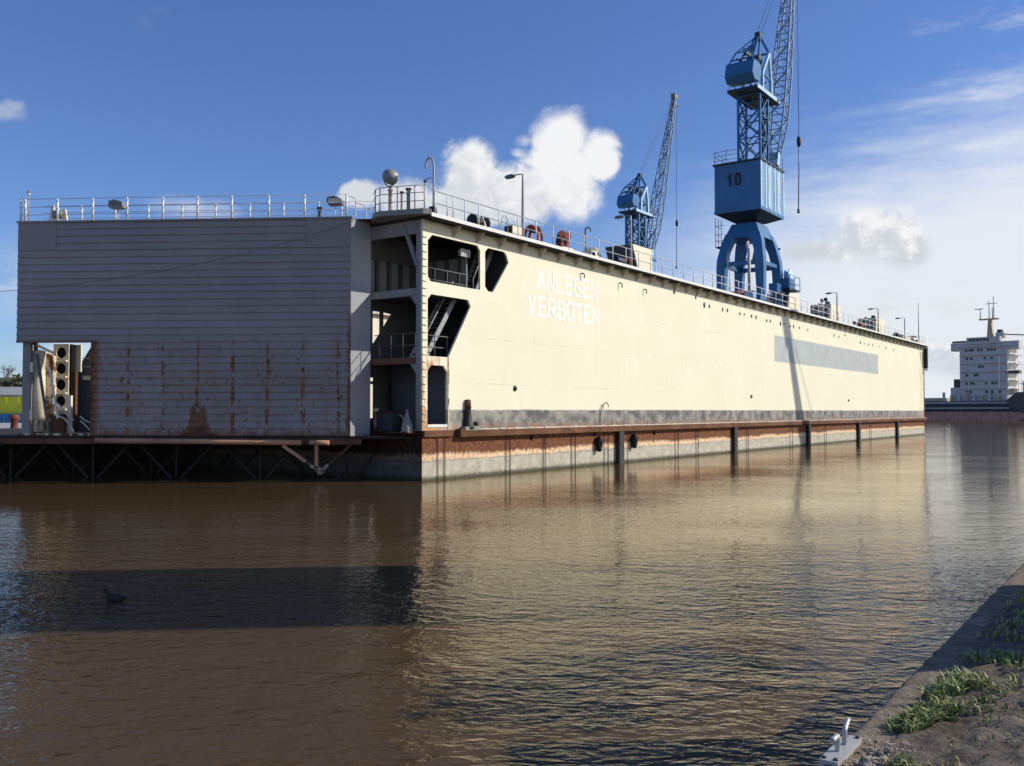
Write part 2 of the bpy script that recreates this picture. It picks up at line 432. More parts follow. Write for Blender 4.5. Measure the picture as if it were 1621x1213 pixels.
def mat_water():
    m = bpy.data.materials.new('silty_brown_water')
    m.use_nodes = True
    n = NT(m.node_tree)
    o = n.new('ShaderNodeOutputMaterial')
    v = n.new('ShaderNodeTexCoord').outputs['Object']
    x, y, z = n.xyz(v)
    big = n.noise(n.mapv(v, (0.05, 0.09, 1)), 1.0, 4)
    c = n.mix(n.rng(big, 0.3, 0.7), (0.082, 0.052, 0.0255), (0.104, 0.066, 0.032))
    r1 = n.noise(n.mapv(v, (1.0, 1.7, 1), rot=(0, 0, R(16))), 2.5, 2, 0.5, 0.5)
    r2 = n.noise(n.mapv(v, (0.40, 0.85, 1), rot=(0, 0, R(-7))), 1.0, 2, 0.5, 0.5)
    r3 = n.noise(n.mapv(v, (2.6, 4.6, 1), rot=(0, 0, R(27))), 2.4, 2, 0.5, 0.3)
    gust = n.rng(n.noise(n.mapv(v, (0.07, 0.15, 1), rot=(0, 0, R(8))), 1.3, 4, 0.55), 0.36, 0.66, 0.45, 1.15)
    far = n.rng(n.m('SQRT', n.m('ADD', n.m('MULTIPLY', x, x), n.m('MULTIPLY', y, y))), 8.0, 34.0, 1.0, 0.19)
    h = n.m('ADD', n.m('MULTIPLY', r1, 0.046), n.m('ADD', n.m('MULTIPLY', r2, 0.030), n.m('MULTIPLY', r3, 0.021)))
    h = n.m('MULTIPLY', h, n.m('MULTIPLY', gust, far))
    nb_ = n.bump(h, 1.0, 1.0)
    dif = n.new('ShaderNodeBsdfDiffuse')
    n.put(dif.inputs['Color'], c)
    n.put(dif.inputs['Normal'], nb_)
    gl = n.new('ShaderNodeBsdfGlossy')
    gl.inputs['Color'].default_value = (0.97, 0.90, 0.78, 1)      # warm tint put on reflections to hold back sky blue
    gl.inputs['Roughness'].default_value = 0.035
    n.put(gl.inputs['Normal'], nb_)
    fr = n.new('ShaderNodeFresnel')
    fr.inputs['IOR'].default_value = 1.36
    n.put(fr.inputs['Normal'], nb_)
    f = fr.outputs[0]
    f = n.m('MULTIPLY', f, n.rng(f, 0.03, 0.42, 0.38, 1.05, False))  # steep reflections weakened to imitate polarised skylight
    ms = n.new('ShaderNodeMixShader')
    n.put(ms.inputs[0], f)
    n.put(ms.inputs[1], dif.outputs[0])
    n.put(ms.inputs[2], gl.outputs[0])
    n.put(o.inputs[0], ms.outputs[0])
    return m


def mat_ground(name, a, b, sc=3.0, bump=0.6, dist=0.03, rough=0.95, third=None):
    m, n, p, v = mat_base(name)
    f1 = n.noise(v, sc, 8, 0.7)
    f2 = n.noise(v, sc * 9, 5, 0.7)
    c = n.mix(n.rng(n.m('ADD', n.m('MULTIPLY', f1, 0.65), n.m('MULTIPLY', f2, 0.35)), 0.34, 0.66), a, b)
    if third:
        c = n.mix(n.rng(n.noise(v, sc * 0.55, 6, 0.7), 0.56, 0.68), c, third)
    n.put(p.inputs['Base Color'], c)
    p.inputs['Roughness'].default_value = rough
    p.inputs['Specular IOR Level'].default_value = 0.2
    n.put(p.inputs['Normal'], n.bump(n.m('ADD', f1, n.m('MULTIPLY', f2, 0.6)), bump, dist))
    return m


def mat_leaf(name, a, b, sc=9.0):
    m, n, p, v = mat_base(name)
    c = n.mix(n.rng(n.noise(v, sc, 3), 0.35, 0.65), a, b)
    n.put(p.inputs['Base Color'], c)
    p.inputs['Roughness'].default_value = 0.5
    p.inputs['Specular IOR Level'].default_value = 0.35
    n.put(p.inputs['Subsurface Weight'], 0.0)
    return m


M['wall'] = mat_wall()
M['hull'] = mat_hull()
M['hull_end'] = mat_hull(0.2, 'shaded_pontoon_end')
M['gate'] = mat_gate()
M['water'] = mat_water()
M['concrete'] = mat_ground('weathered_concrete', (0.14, 0.11, 0.08), (0.31, 0.25, 0.185), 3.2, 1.0, 0.025, third=(0.40, 0.33, 0.245))
M['aggregate'] = mat_ground('exposed_aggregate', (0.26, 0.20, 0.14), (0.56, 0.48, 0.37), 6.0, 0.6, 0.01)
M['soil'] = mat_ground('bare_earth', (0.085, 0.066, 0.048), (0.26, 0.21, 0.16), 3.5, 1.0, 0.03)
M['quay_top'] = mat_ground('pale_quay_paving', (0.34, 0.33, 0.30), (0.46, 0.44, 0.40), 0.8, 0.3, 0.02)
M['shore'] = mat_ground('far_green_bank', (0.05, 0.065, 0.035), (0.12, 0.12, 0.07), 0.2, 0.3, 0.1)
M['grass'] = mat_leaf('grass_blade', (0.12, 0.18, 0.035), (0.42, 0.44, 0.15), 16)
M['grass_dry'] = mat_leaf('straw_blade', (0.26, 0.22, 0.12), (0.42, 0.37, 0.24), 14)
M['leaf'] = mat_leaf('bush_leaf', (0.04, 0.055, 0.02), (0.10, 0.10, 0.045), 2)


# ------------------------------------------------------------------ mesh builder
class MB:
    def __init__(s):
        s.v, s.f, s.sm = [], [], []

    def add(s, vs, fs, smooth=False):
        b = len(s.v)
        s.v += [tuple(x) for x in vs]
        s.f += [tuple(i + b for i in f) for f in fs]
        s.sm += [smooth] * len(fs)
        return s

    def box(s, x0, x1, y0, y1, z0, z1):
        return s.add([(x0, y0, z0), (x1, y0, z0), (x1, y1, z0), (x0, y1, z0), (x0, y0, z1), (x1, y0, z1), (x1, y1, z1), (x0, y1, z1)],
                     [(3, 2, 1, 0), (4, 5, 6, 7), (0, 1, 5, 4), (1, 2, 6, 5), (2, 3, 7, 6), (3, 0, 4, 7)])

    def beam(s, p, q, w_, h_=None, w2=None, h2=None):
        h_ = h_ or w_
        w2, h2 = w2 or w_, h2 or h_
        p, q = Vector(p), Vector(q)
        d = (q - p).normalized()
        up = Vector((0, 0, 1)) if abs(d.z) < 0.95 else Vector((1, 0, 0))
        a = d.cross(up).normalized()
        b = a.cross(d)
        vs = []
        for c, ww, hh in ((p, w_, h_), (q, w2, h2)):
            for i, j in ((-1, -1), (1, -1), (1, 1), (-1, 1)):
                vs.append(c + a * (i * ww / 2) + b * (j * hh / 2))
        return s.add(vs, [(3, 2, 1, 0), (4, 5, 6, 7), (0, 1, 5, 4), (1, 2, 6, 5), (2, 3, 7, 6), (3, 0, 4, 7)])

    def tube(s, pts, r, n=8, squash=1.0):
        pts = [Vector(p) for p in pts]
        rs = r if isinstance(r, (list, tuple)) else [r] * len(pts)
        vs, fs = [], []
        a = None
        for i, p in enumerate(pts):
            d = (pts[min(i + 1, len(pts) - 1)] - pts[max(i - 1, 0)]).normalized()
            if a is None:
                up = Vector((0, 0, 1)) if abs(d.z) < 0.9 else Vector((1, 0, 0))
                a = d.cross(up).normalized()
            else:
                a = (a - d * a.dot(d)).normalized()
            b = d.cross(a)
            for k in range(n):
                t = 2 * math.pi * k / n
                vs.append(p + a * (math.cos(t) * rs[i]) + b * (math.sin(t) * rs[i] * squash))
        for i in range(len(pts) - 1):
            for k in range(n):
                k2 = (k + 1) % n
                fs.append((i * n + k, i * n + k2, (i + 1) * n + k2, (i + 1) * n + k))
        s.add(vs, fs, True)
        b = len(s.v) - len(vs)
        s.f += [tuple(b + k for k in reversed(range(n))), tuple(b + (len(pts) - 1) * n + k for k in range(n))]
        s.sm += [False, False]
        return s

    def lathe(s, prof, c=(0, 0, 0), n=14, axis='z', arc=2 * math.pi):
        vs, fs = [], []
        for r, h in prof:
            for k in range(n):
                t = arc * k / n
                x, y = r * math.cos(t), r * math.sin(t)
                q = {'z': (x, y, h), 'x': (h, x, y), 'y': (x, h, y)}[axis]
                vs.append((q[0] + c[0], q[1] + c[1], q[2] + c[2]))
        for i in range(len(prof) - 1):
            for k in range(n):
                k2 = (k + 1) % n
                fs.append((i * n + k, i * n + k2, (i + 1) * n + k2, (i + 1) * n + k))
        return s.add(vs, fs, True)

    def prism(s, poly, axis, a, b, holes=()):
        loops = [list(poly)] + [list(h) for h in holes]
        flat = [p for l in loops for p in l]
        tris = tessellate_polygon([[Vector((p[0], p[1], 0)) for p in l] for l in loops])

        def put(p, h):
            return {'z': (p[0], p[1], h), 'x': (h, p[0], p[1]), 'y': (p[0], h, p[1])}[axis]
        nn = len(flat)
        vs = [put(p, a) for p in flat] + [put(p, b) for p in flat]
        fs = [tuple(t) for t in tris] + [tuple(i + nn for i in reversed(t)) for t in tris]
        o = 0
        for l in loops:
            k = len(l)
            for i in range(k):
                j = (i + 1) % k
                fs.append((o + i, o + j, nn + o + j, nn + o + i))
            o += k
        return s.add(vs, fs)

    def mesh(s, name, mat):
        me = bpy.data.meshes.new(name)
        me.from_pydata(s.v, [], s.f)
        me.polygons.foreach_set('use_smooth', s.sm)
        bm = bmesh.new()
        bm.from_mesh(me)
        bmesh.ops.recalc_face_normals(bm, faces=bm.faces)
        bm.to_mesh(me)
        bm.free()
        me.materials.append(mat)
        return me

    def build(s, name, mat, parent=None, loc=(0, 0, 0), rotz=0.0):
        o = bpy.data.objects.new(name, s.mesh(name, mat))
        COL.objects.link(o)
        o.location = loc
        o.rotation_euler = (0, 0, rotz)
        if parent:
            o.parent = parent
        return o


def tag(o, label=None, cat=None, group=None, kind=None):
    for k, x in (('label', label), ('category', cat), ('group', group), ('kind', kind)):
        if x:
            o[k] = x
    return o


def thing(name, label, cat, loc=(0, 0, 0), rotz=0.0, group=None):
    o = bpy.data.objects.new(name, None)
    o.empty_display_size = 0.3
    COL.objects.link(o)
    o.location = loc
    o.rotation_euler = (0, 0, rotz)
    return tag(o, label, cat, group)


def inst(src, parent, loc=None, name=None):
    c = src.copy()
    COL.objects.link(c)
    c.parent = parent
    if loc is not None:
        c.location = loc
    return c


def copy_tree(o, loc=None, rotz=None, parent=None):
    c = o.copy()
    COL.objects.link(c)
    c.parent = parent
    if loc is not None:
        c.location = loc
    if rotz is not None:
        c.rotation_euler = (0, 0, rotz)
    for ch in list(o.children):
        copy_tree(ch, None, None, c)
    return c


def smooth_path(pts, sub=5):
    pts = [Vector(p) for p in pts]
    outp = []
    for i in range(len(pts) - 1):
        p0, p1, p2, p3 = pts[max(i - 1, 0)], pts[i], pts[i + 1], pts[min(i + 2, len(pts) - 1)]
        for k in range(sub):
            t = k / sub
            outp.append(0.5 * ((2 * p1) + (p2 - p0) * t + (2 * p0 - 5 * p1 + 4 * p2 - p3) * t * t + (3 * p1 - p0 - 3 * p2 + p3) * t ** 3))
    outp.append(pts[-1])
    return outp


# dock frame: u runs away along the long wall, v runs inwards across the dock
TH = R(35.87)
CX, CY = -3.75, 38.27
DROT = R(90) - TH


def D(u, v, z=0.0):
    return Vector((CX + u * math.sin(TH) - v * math.cos(TH), CY + u * math.cos(TH) + v * math.sin(TH), z))


# ------------------------------------------------------------------ water and land
wt = MB()
wt.add([(-3000, -60, 0), (3000, -60, 0), (3000, 6000, 0), (-3000, 6000, 0)], [(0, 1, 2, 3)])
tag(wt.build('water', M['water']), kind='structure')

# near quay: edge runs parallel to the dock, through QE
QE = Vector((1.37, 4.18, 0))
QD = Vector((math.sin(TH), math.cos(TH), 0))
QN = Vector((math.cos(TH), -math.sin(TH), 0))      # landwards
QZ = 1.32


def Q(s_, t_, z=QZ):
    p = QE + QD * s_ + QN * t_
    return Vector((p.x, p.y, z))


QROT = math.atan2(QD.y, QD.x)


def grid_mesh(s0, s1, ds, t0, t1, dt, hfun):
    mb = MB()
    ns, nt_ = int((s1 - s0) / ds) + 1, int((t1 - t0) / dt) + 1
    for i in range(ns):
        for j in range(nt_):
            s_, t_ = s0 + i * ds, t0 + j * dt
            p = Q(s_, t_, 0)
            mb.v.append((p.x, p.y, hfun(s_, t_)))
    for i in range(ns - 1):
        for j in range(nt_ - 1):
            a = i * nt_ + j
            mb.f.append((a, a + 1, a + nt_ + 1, a + nt_))
            mb.sm.append(True)
    return mb


def cop_h(s_, t_):
    nz = mnoise.noise(Vector((s_ * 4, t_ * 4, 3))) * 0.012 + mnoise.noise(Vector((s_ * 17, t_ * 17, 9))) * 0.006
    e = max(0.0, 1 - t_ / (0.035 + 0.03 * mnoise.noise(Vector((s_ * 2.3, 2, 1)))))
    nz -= e * e * (0.03 + 0.03 * mnoise.noise(Vector((s_ * 7, 1, 5))))
    # a broken, exposed patch of aggregate by the cleat
    d2 = ((s_ - 0.15) / 0.35) ** 2 + ((t_ - 0.20) / 0.10) ** 2
    nz -= 0.03 * math.exp(-d2) * (1 + 0.9 * mnoise.noise(Vector((s_ * 23, t_ * 23, 2))))
    return QZ + nz


cop = grid_mesh(-3.0, 9.0, 0.025, 0.0, 0.34, 0.02, cop_h)
tag(cop.build('quay_coping', M['concrete']), kind='structure')
cop2 = grid_mesh(9.0, 160.0, 2.0, 0.0, 0.36, 0.06, lambda a, b: QZ)
tag(cop2.build('quay_coping', M['concrete']), kind='structure')
qw = MB()
p0, p1 = Q(-3, 0.012, -1), Q(160, 0.012, -1)
p2, p3 = Q(160, 0.012, QZ - 0.03), Q(-3, 0.012, QZ - 0.03)
qw.add([p0, p1, p2, p3], [(0, 1, 2, 3)])
tag(qw.build('quay_wall', M['concrete']), kind='structure')


def soil_h(s_, t_):
    h = QZ + 0.015 + 0.10 * min(1, max(0, (t_ - 0.18) / 0.8)) + 0.035 * max(0, t_ - 0.6)
    h += 0.035 * mnoise.noise(Vector((s_ * 1.7, t_ * 1.7, 0))) + 0.026 * mnoise.noise(Vector((s_ * 5, t_ * 7, 4))) + 0.017 * mnoise.noise(Vector((s_ * 13, t_ * 19, 7)))
    edge = 0.20 + 0.05 * mnoise.noise(Vector((s_ * 2.5, 0, 11)))
    return h - 0.12 * max(0, 1 - max(0, t_ - edge + 0.06) / 0.06)


tag(grid_mesh(-3.0, 9.0, 0.028, 0.10, 4.0, 0.028, soil_h).build('soil_bank', M['soil']), kind='structure')
tag(grid_mesh(9.0, 160.0, 1.0, 0.2, 60.0, 1.2, lambda a, b: QZ + 0.04 + 0.03 * min(b, 12) + 0.05 * mnoise.noise(Vector((a, b, 0)))).build('quay_ground', M['shore']), kind='structure')
tag(grid_mesh(-3.0, 9.0, 1.0, 3.9, 60.0, 1.2, lambda a, b: QZ + 0.12 + 0.03 * min(b, 12)).build('quay_ground', M['shore']), kind='structure')

# grass tufts on the bank, one mass
gr, gd_ = MB(), MB()


def blade(mb, base, ang, ln, wd, bend):
    dx_, dy_ = math.cos(ang), math.sin(ang)
    sx, sy = -dy_ * wd, dx_ * wd
    z1, z2 = ln * 0.55, ln * (1 - 0.25 * bend)
    o1, o2 = ln * 0.18 * bend, ln * 0.75 * bend
    x, y, z = base
    mb.add([(x - sx, y - sy, z - 0.01), (x + sx, y + sy, z - 0.01), (x + dx_ * o1 + sx * .8, y + dy_ * o1 + sy * .8, z + z1), (x + dx_ * o1 - sx * .8, y + dy_ * o1 - sy * .8, z + z1), (x + dx_ * o2, y + dy_ * o2, z + z2)],
           [(0, 1, 2, 3), (3, 2, 4)])


def tuft(s_, t_, n, rad, ln):
    for _ in range(n):
        a, r_ = random.uniform(0, 6.28), rad * math.sqrt(random.random())
        ss, tt = s_ + r_ * math.cos(a), t_ + r_ * math.sin(a)
        p = Q(ss, tt, 0)
        z = max(soil_h(ss, tt), QZ)
        l = ln * random.uniform(0.25, 0.85)
        blade(gd_ if random.random() < 0.13 else gr, (p.x, p.y, z), random.uniform(0, 6.28), l, random.uniform(0.0045, 0.0085), random.uniform(0.3, 1.4))


for s_, t_, n, rad, ln in ((0.72, 0.20, 120, 0.075, 0.085), (0.82, 0.24, 150, 0.08, 0.10), (0.92, 0.27, 170, 0.09, 0.115), (1.02, 0.32, 150, 0.10, 0.11), (1.22, 0.26, 90, 0.06, 0.10), (1.40, 0.30, 120, 0.08, 0.11), (1.52, 0.38, 110, 0.10, 0.11), (1.62, 0.30, 120, 0.12, 0.12),
                           (1.45, 0.55, 60, 0.14, 0.06), (1.15, 0.50, 50, 0.12, 0.06), (1.0, 0.50, 26, 0.14, 0.05), (1.5, 0.85, 80, 0.15, 0.09), (1.25, 0.85, 40, 0.2, 0.07), (1.55, 1.05, 90, 0.14, 0.10), (1.35, 1.15, 80, 0.14, 0.09), (1.7, 0.7, 60, 0.15, 0.09),
                           (0.12, 0.33, 80, 0.05, 0.07), (-0.02, 0.42, 110, 0.07, 0.085), (0.04, 0.55, 60, 0.08, 0.07), (0.12, 0.98, 90, 0.07, 0.10), (0.30, 1.02, 60, 0.08, 0.10),
                           (0.7, 0.75, 22, 0.22, 0.04), (0.45, 0.6, 12, 0.22, 0.035)):
    tuft(s_, t_, n, rad, ln)
for _ in range(210):
    s_ = random.uniform(1.9, 7.5)
    tuft(s_, random.uniform(0.32, 2.6), 60, 0.16, 0.075)
tag(gr.build('grass', M['grass']), kind='stuff')
tag(gd_.build('dry_grass', M['grass_dry']), kind='stuff')
# small stones lying on the earth
st = MB()
for _ in range(110):
    s_, t_ = random.uniform(-0.6, 1.9), random.uniform(0.2, 1.6)
    p = Q(s_, t_, 0)
    r_ = random.uniform(0.003, 0.009)
    st.lathe([(0, -r_ * .6), (r_, 0), (r_ * .6, r_ * .5), (0, r_ * .65)], (p.x, p.y, max(soil_h(s_, t_), QZ) + r_ * .2), 6)
tag(st.build('gravel', M['concrete']), kind='stuff')

ag = MB()
for _ in range(1100):
    s_, t_ = random.gauss(0.10, 0.17), random.gauss(0.18, 0.06)
    if t_ < 0.03 or s_ > 0.5:
        continue
    p = Q(s_, t_, 0)
    r_ = 0.003 + 0.011 * random.random() ** 2
    k1, k2 = random.uniform(.6, 1.4), random.uniform(.15, .7)
    ang = random.uniform(0, 6.28)
    vs = [(p.x + r_ * k1 * math.cos(ang + i * 1.257), p.y + r_ * math.sin(ang + i * 1.257), max(cop_h(s_, t_), soil_h(s_, t_)) - 0.002) for i in range(5)]
    vs += [(p.x + r_ * .6 * k1 * math.cos(ang + .3 + i * 1.257), p.y + r_ * .6 * math.sin(ang + .3 + i * 1.257), max(cop_h(s_, t_), soil_h(s_, t_)) + r_ * k2) for i in range(5)]
    ag.add(vs, [(5, 6, 7, 8, 9)] + [(i, (i + 1) % 5, 5 + (i + 1) % 5, 5 + i) for i in range(5)])
tag(ag.build('broken_aggregate', M['aggregate']), kind='stuff')

# mooring cleat on the coping
cl = thing('mooring_cleat', 'small galvanised two horned cleat bolted to the concrete quay edge', 'cleat', Q(0.250, 0.040, QZ + 0.004), QROT)
MB().box(-0.20, 0.20, -0.042, 0.042, -0.02, 0.014).build('base_plate', M['galv'], cl)
for sx in (-1, 1):
    MB().tube(smooth_path([(sx * 0.055, 0, 0.01), (sx * 0.055, 0, 0.066), (sx * 0.062, 0, 0.084), (sx * 0.128, 0.004, 0.112 if sx > 0 else 0.082)], 4), 0.0125, 10).build('horn', M['galv'], cl)
    for sy in (-1, 1):
        MB().lathe([(0, 0.012), (0.011, 0.012), (0.011, 0.022), (0, 0.022)], (sx * 0.175, sy * 0.026, 0.0), 6).build('bolt', M['bolt'], cl)

# ------------------------------------------------------------------ floating dock
dock = thing('floating_dock', 'long cream floating dock with ANLEGEN VERBOTEN painted on its side', 'floating dock', D(0, 0, 0), DROT)
LEN, WID, WW = 94.6, 32.8, 4.2
MB().box(0, LEN, 0, WID, -1.5, 2.09).build('pontoon', M['hull'], dock)
MB().box(-0.012, -0.001, 0.0, WID, -1.5, 2.088).build('end_shade_sheet', M['hull_end'], dock)  # thin dark sheet carrying painted shade over the pontoon end
MB().box(2.2, LEN + 0.02, -0.30, 0.0, 1.80, 2.14).build('fender_rail', M['rust_beam'], dock)
MB().box(0.02, 1.9, -0.12, 0.0, 1.84, 2.10).build('fender_rail', M['rust_beam'], dock)
rl = MB()
for i in range(70):
    u0 = 2.4 + i * 1.3 + random.uniform(0, .3)
    rl.box(u0, u0 + 0.16, -0.27, -0.20, 2.14, 2.155 + random.uniform(0, .03))
rl.build('rail_lug', M['palebrace'], dock)['kind'] = 'stuff'
MB().box(2.6, LEN, -0.315, -0.285, 2.095, 2.15).build('rail_edge', M['palebrace'], dock)

H1 = [(0.33, 8.62), (0.52, 8.42), (3.93, 8.42), (3.93, 10.22), (3.72, 10.42), (0.62, 10.42), (0.33, 10.16)]
H2 = [(4.30, 8.62), (4.52, 8.42), (4.90, 8.42), (6.12, 9.95), (5.96, 10.28), (5.78, 10.42), (4.52, 10.42), (4.30, 10.22)]
H3 = [(0.33, 5.25), (1.70, 5.25), (3.24, 7.60), (3.06, 7.88), (0.55, 7.88), (0.33, 7.66)]
H4 = [(0.33, 2.36), (1.62, 2.36), (1.62, 4.60), (1.38, 4.87), (0.56, 4.87), (0.33, 4.62)]
I3 = [(0.55, 5.6), (1.05, 5.6), (1.05, 7.5), (0.55, 7.5)]
I3b = [(1.25, 5.9), (1.75, 6.5), (1.75, 7.5), (1.25, 7.5)]
I3c = [(1.95, 6.75), (2.5, 7.45), (1.95, 7.5)]
I4 = [(0.35, 2.6), (1.35, 2.6), (1.35, 4.15), (0.35, 4.15)]
I4b = [(0.35, 4.28), (0.8, 4.28), (0.8, 4.45), (0.35, 4.45)]
I4c = [(0.95, 4.28), (1.35, 4.28), (1.35, 4.45), (0.95, 4.45)]
E1 = [(92.6, 10.35), (93.05, 10.35), (93.4, 8.45), (93.25, 8.45)]
E2 = [(93.55, 10.3), (94.35, 10.3), (94.35, 8.35), (93.7, 8.35)]
WZ0, WZ1 = 2.09, 11.0


def wing(v0, s):
    def vv(wd):
        return v0 + s * wd
    outer = [(0, WZ0), (LEN, WZ0), (LEN, WZ1), (0, WZ1)]
    MB().prism(outer, 'y', vv(0), vv(0.10), [H1, H2, H3, H4, E1, E2]).build('wing_wall', M['wall'], dock)
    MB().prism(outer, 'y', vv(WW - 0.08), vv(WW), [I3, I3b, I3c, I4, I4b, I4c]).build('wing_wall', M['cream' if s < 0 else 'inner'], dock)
    MB().box(-0.10, LEN + 0.25, *sorted((vv(-0.55), vv(WW + 0.35))), 11.0, 11.14).build('top_deck', M['truss'], dock)  # dark underside tone deepens the shade below the overhang
    MB().box(-0.12, LEN + 0.27, *sorted((vv(-0.60), vv(-0.551))), 11.03, 11.19).build('deck_coaming', M['white'], dock)
    MB().box(-0.11, LEN + 0.26, *sorted((vv(-0.555), vv(-0.50))), 10.93, 10.998).build('lip_shade_strip', M['hole'], dock)  # black strip painting the shade under the deck lip
    # decks inside the open end bays
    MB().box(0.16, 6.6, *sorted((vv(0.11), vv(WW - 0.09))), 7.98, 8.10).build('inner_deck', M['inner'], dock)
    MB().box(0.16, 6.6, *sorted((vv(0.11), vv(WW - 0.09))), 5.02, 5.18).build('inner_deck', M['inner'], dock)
    # bulkheads across the bays
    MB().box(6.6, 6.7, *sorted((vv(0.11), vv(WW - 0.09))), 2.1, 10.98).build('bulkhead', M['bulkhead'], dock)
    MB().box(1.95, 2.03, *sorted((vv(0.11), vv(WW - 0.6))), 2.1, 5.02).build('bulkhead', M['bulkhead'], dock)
    b4 = MB().box(4.05, 4.12, *sorted((vv(0.9), vv(WW - 0.09))), 8.1, 10.0).build('bulkhead', M['inner_light'], dock)
    for k in range(4):
        w0 = 1.2 + k * 0.75
        MB().box(3.94, 4.05, *sorted((vv(w0), vv(w0 + 0.16))), 8.1, 10.0).build('stiffener', M['bulkhead'], b4)
    # pale stiffened lining of the inner wall on the upper deck
    li = MB().box(0.35, 4.0, *sorted((vv(WW - 0.12), vv(WW - 0.085))), 8.12, 9.85).build('lining', M['inner_light'], dock)
    for k in range(5):
        u0 = 0.55 + k * 0.78
        MB().box(u0, u0 + 0.2, *sorted((vv(WW - 0.24), vv(WW - 0.121))), 8.12, 9.85).build('stiffener', M['bulkhead'], li)
    MB().box(3.1, 3.7, *sorted((vv(0.5), vv(0.62))), 9.95, 10.2).build('cable_tray', M['rail_grey'], dock)
    for k in range(5):
        MB().box(3.1 + k * .14, 3.16 + k * .14, *sorted((vv(0.42), vv(0.499))), 9.9, 10.25).build('tray_rung', M['white'], dock)
    # climbing rungs on the sunlit corner post
    zr_ = 2.5
    while zr_ < 10.9:
        MB().box(0.03, 0.25, *sorted((vv(-0.045), vv(-0.001))), zr_, zr_ + 0.03).build('rung', M['cream_rusty'], dock)
        zr_ += 0.31
    # end frame
    MB().box(0.0, 0.30, *sorted((vv(0.101), vv(0.36))), 2.1, 10.99).build('corner_post', M['inner_light'], dock)
    MB().box(-0.02, 0.14, *sorted((vv(0.361), vv(WW - 0.1))), 10.42, 10.99).build('end_beam', M['inner_light'], dock)
    MB().box(-0.02, 0.15, *sorted((vv(0.361), vv(WW - 0.1))), 7.80, 8.11).build('end_beam', M['inner_light'], dock)
    MB().box(-0.02, 0.15, *sorted((vv(0.361), vv(WW - 0.1))), 4.92, 5.19).build('end_beam', M['rust_beam'], dock)
    MB().box(0.0, 0.30, *sorted((vv(WW - 0.35), vv(WW - 0.081))), 2.1, 10.41).build('inner_post', M['inner_light'], dock)
    MB().beam((0.02, vv(1.12), 10.92), (0.02, vv(0.30), 9.05), 0.16, 0.12).build('strut', M['inner_light'], dock)
    for zb in (7.8, 4.92):
        MB().prism([(vv(0.361), zb), (vv(0.72), zb), (vv(0.361), zb - 0.45)], 'x', 0.03, 0.06).build('gusset', M['inner_light'], dock)
    # stairs following the slanted openings
    for (ua, za), (ub, zb), wa in (((1.0, 5.2), (3.05, 8.0), 0.75), ((4.55, 8.12), (6.2, 10.9), 0.9)):
        st_ = MB().beam((ua, vv(wa), za), (ub, vv(wa), zb), 0.06, 0.24).build('stair', M['rail_grey'], dock)
        MB().beam((ua, vv(wa + 0.8), za), (ub, vv(wa + 0.8), zb), 0.06, 0.24).build('stringer', M['rail_grey'], st_)
        for k in range(1, 12):
            t = k / 12
            u_, z_ = ua + (ub - ua) * t, za + (zb - za) * t
            MB().box(u_ - 0.11, u_ + 0.11, *sorted((vv(wa + 0.031), vv(wa + 0.769))), z_ - 0.02, z_ + 0.02).build('tread', M['bulkhead'], st_)
        hr = MB().tube([(ua, vv(wa), za + 0.15), (ua, vv(wa), za + 0.95), (ub - .15, vv(wa), zb + 0.75)], 0.025, 6)
        hr.build('handrail', M['rail_grey'], st_)
    for zd, ue in ((8.10, 3.8), (5.18, 2.3)):
        hr = MB()
        for z_ in (0.5, 1.0):
            hr.tube([(0.4, vv(0.45), zd + z_), (ue, vv(0.45), zd + z_)], 0.024, 6)
        rr = hr.build('handrail', M['inner'], dock)
        k = 0.45
        while k < ue:
            MB().tube([(k, vv(0.45), zd), (k, vv(0.45), zd + 1.0)], 0.024, 6).build('rail_post', M['inner'], rr)
            k += 0.85
    for zd in (5.18,):
        hr = MB()
        for z_ in (0.55, 1.05):
            hr.tube([(0.22, vv(0.4), zd + z_), (0.22, vv(3.0), zd + z_)], 0.02, 6)
        for w_ in (0.6, 1.3, 2.0, 2.7):
            hr.tube([(0.22, vv(w_), zd), (0.22, vv(w_), zd + 1.05)], 0.02, 6)
        hr.build('handrail', M['bulkhead'], dock)


wing(0.0, 1)
MB().box(10, LEN, 28.6, 32.8, 2.09, 11.0).build('far_wing_wall', M['cream'], dock)
MB().box(9.8, LEN, 28.2, 33.3, 11.0, 11.15).build('far_top_deck', M['cream_rusty'], dock)
# brackets under the overhanging deck edge
br = MB().prism([(-0.495, 10.985), (-0.003, 10.985), (-0.003, 10.52)], 'x', -0.04, 0.04)
b0 = br.build('bracket', M['cream_rusty'], dock, (2.0, 0, 0))
u_ = 3.68
while u_ < LEN:
    inst(b0, dock, (u_, 0, 0))
    u_ += 1.68
# corner platform that carries the searchlight
MB().prism([(-0.125, -0.6), (-0.45, -0.42), (-1.10, 1.50), (-0.95, 1.95), (-0.125, 2.9)], 'z', 11.10, 11.32).build('corner_platform', M['inner_light'], dock)
MB().box(0.33, 1.62, -0.02, 0.10, 2.24, 2.355).build('door_sill', M['white'], dock)
MB().box(1.66, 1.72, -0.03, 0.0, 2.14, 5.3).build('door_jamb', M['orange_rust'], dock)
# grey overpainted patch
MB().box(41.7, 72.8, -0.006, 0.0, 6.85, 8.90).build('paint_patch', M['patch'], dock)

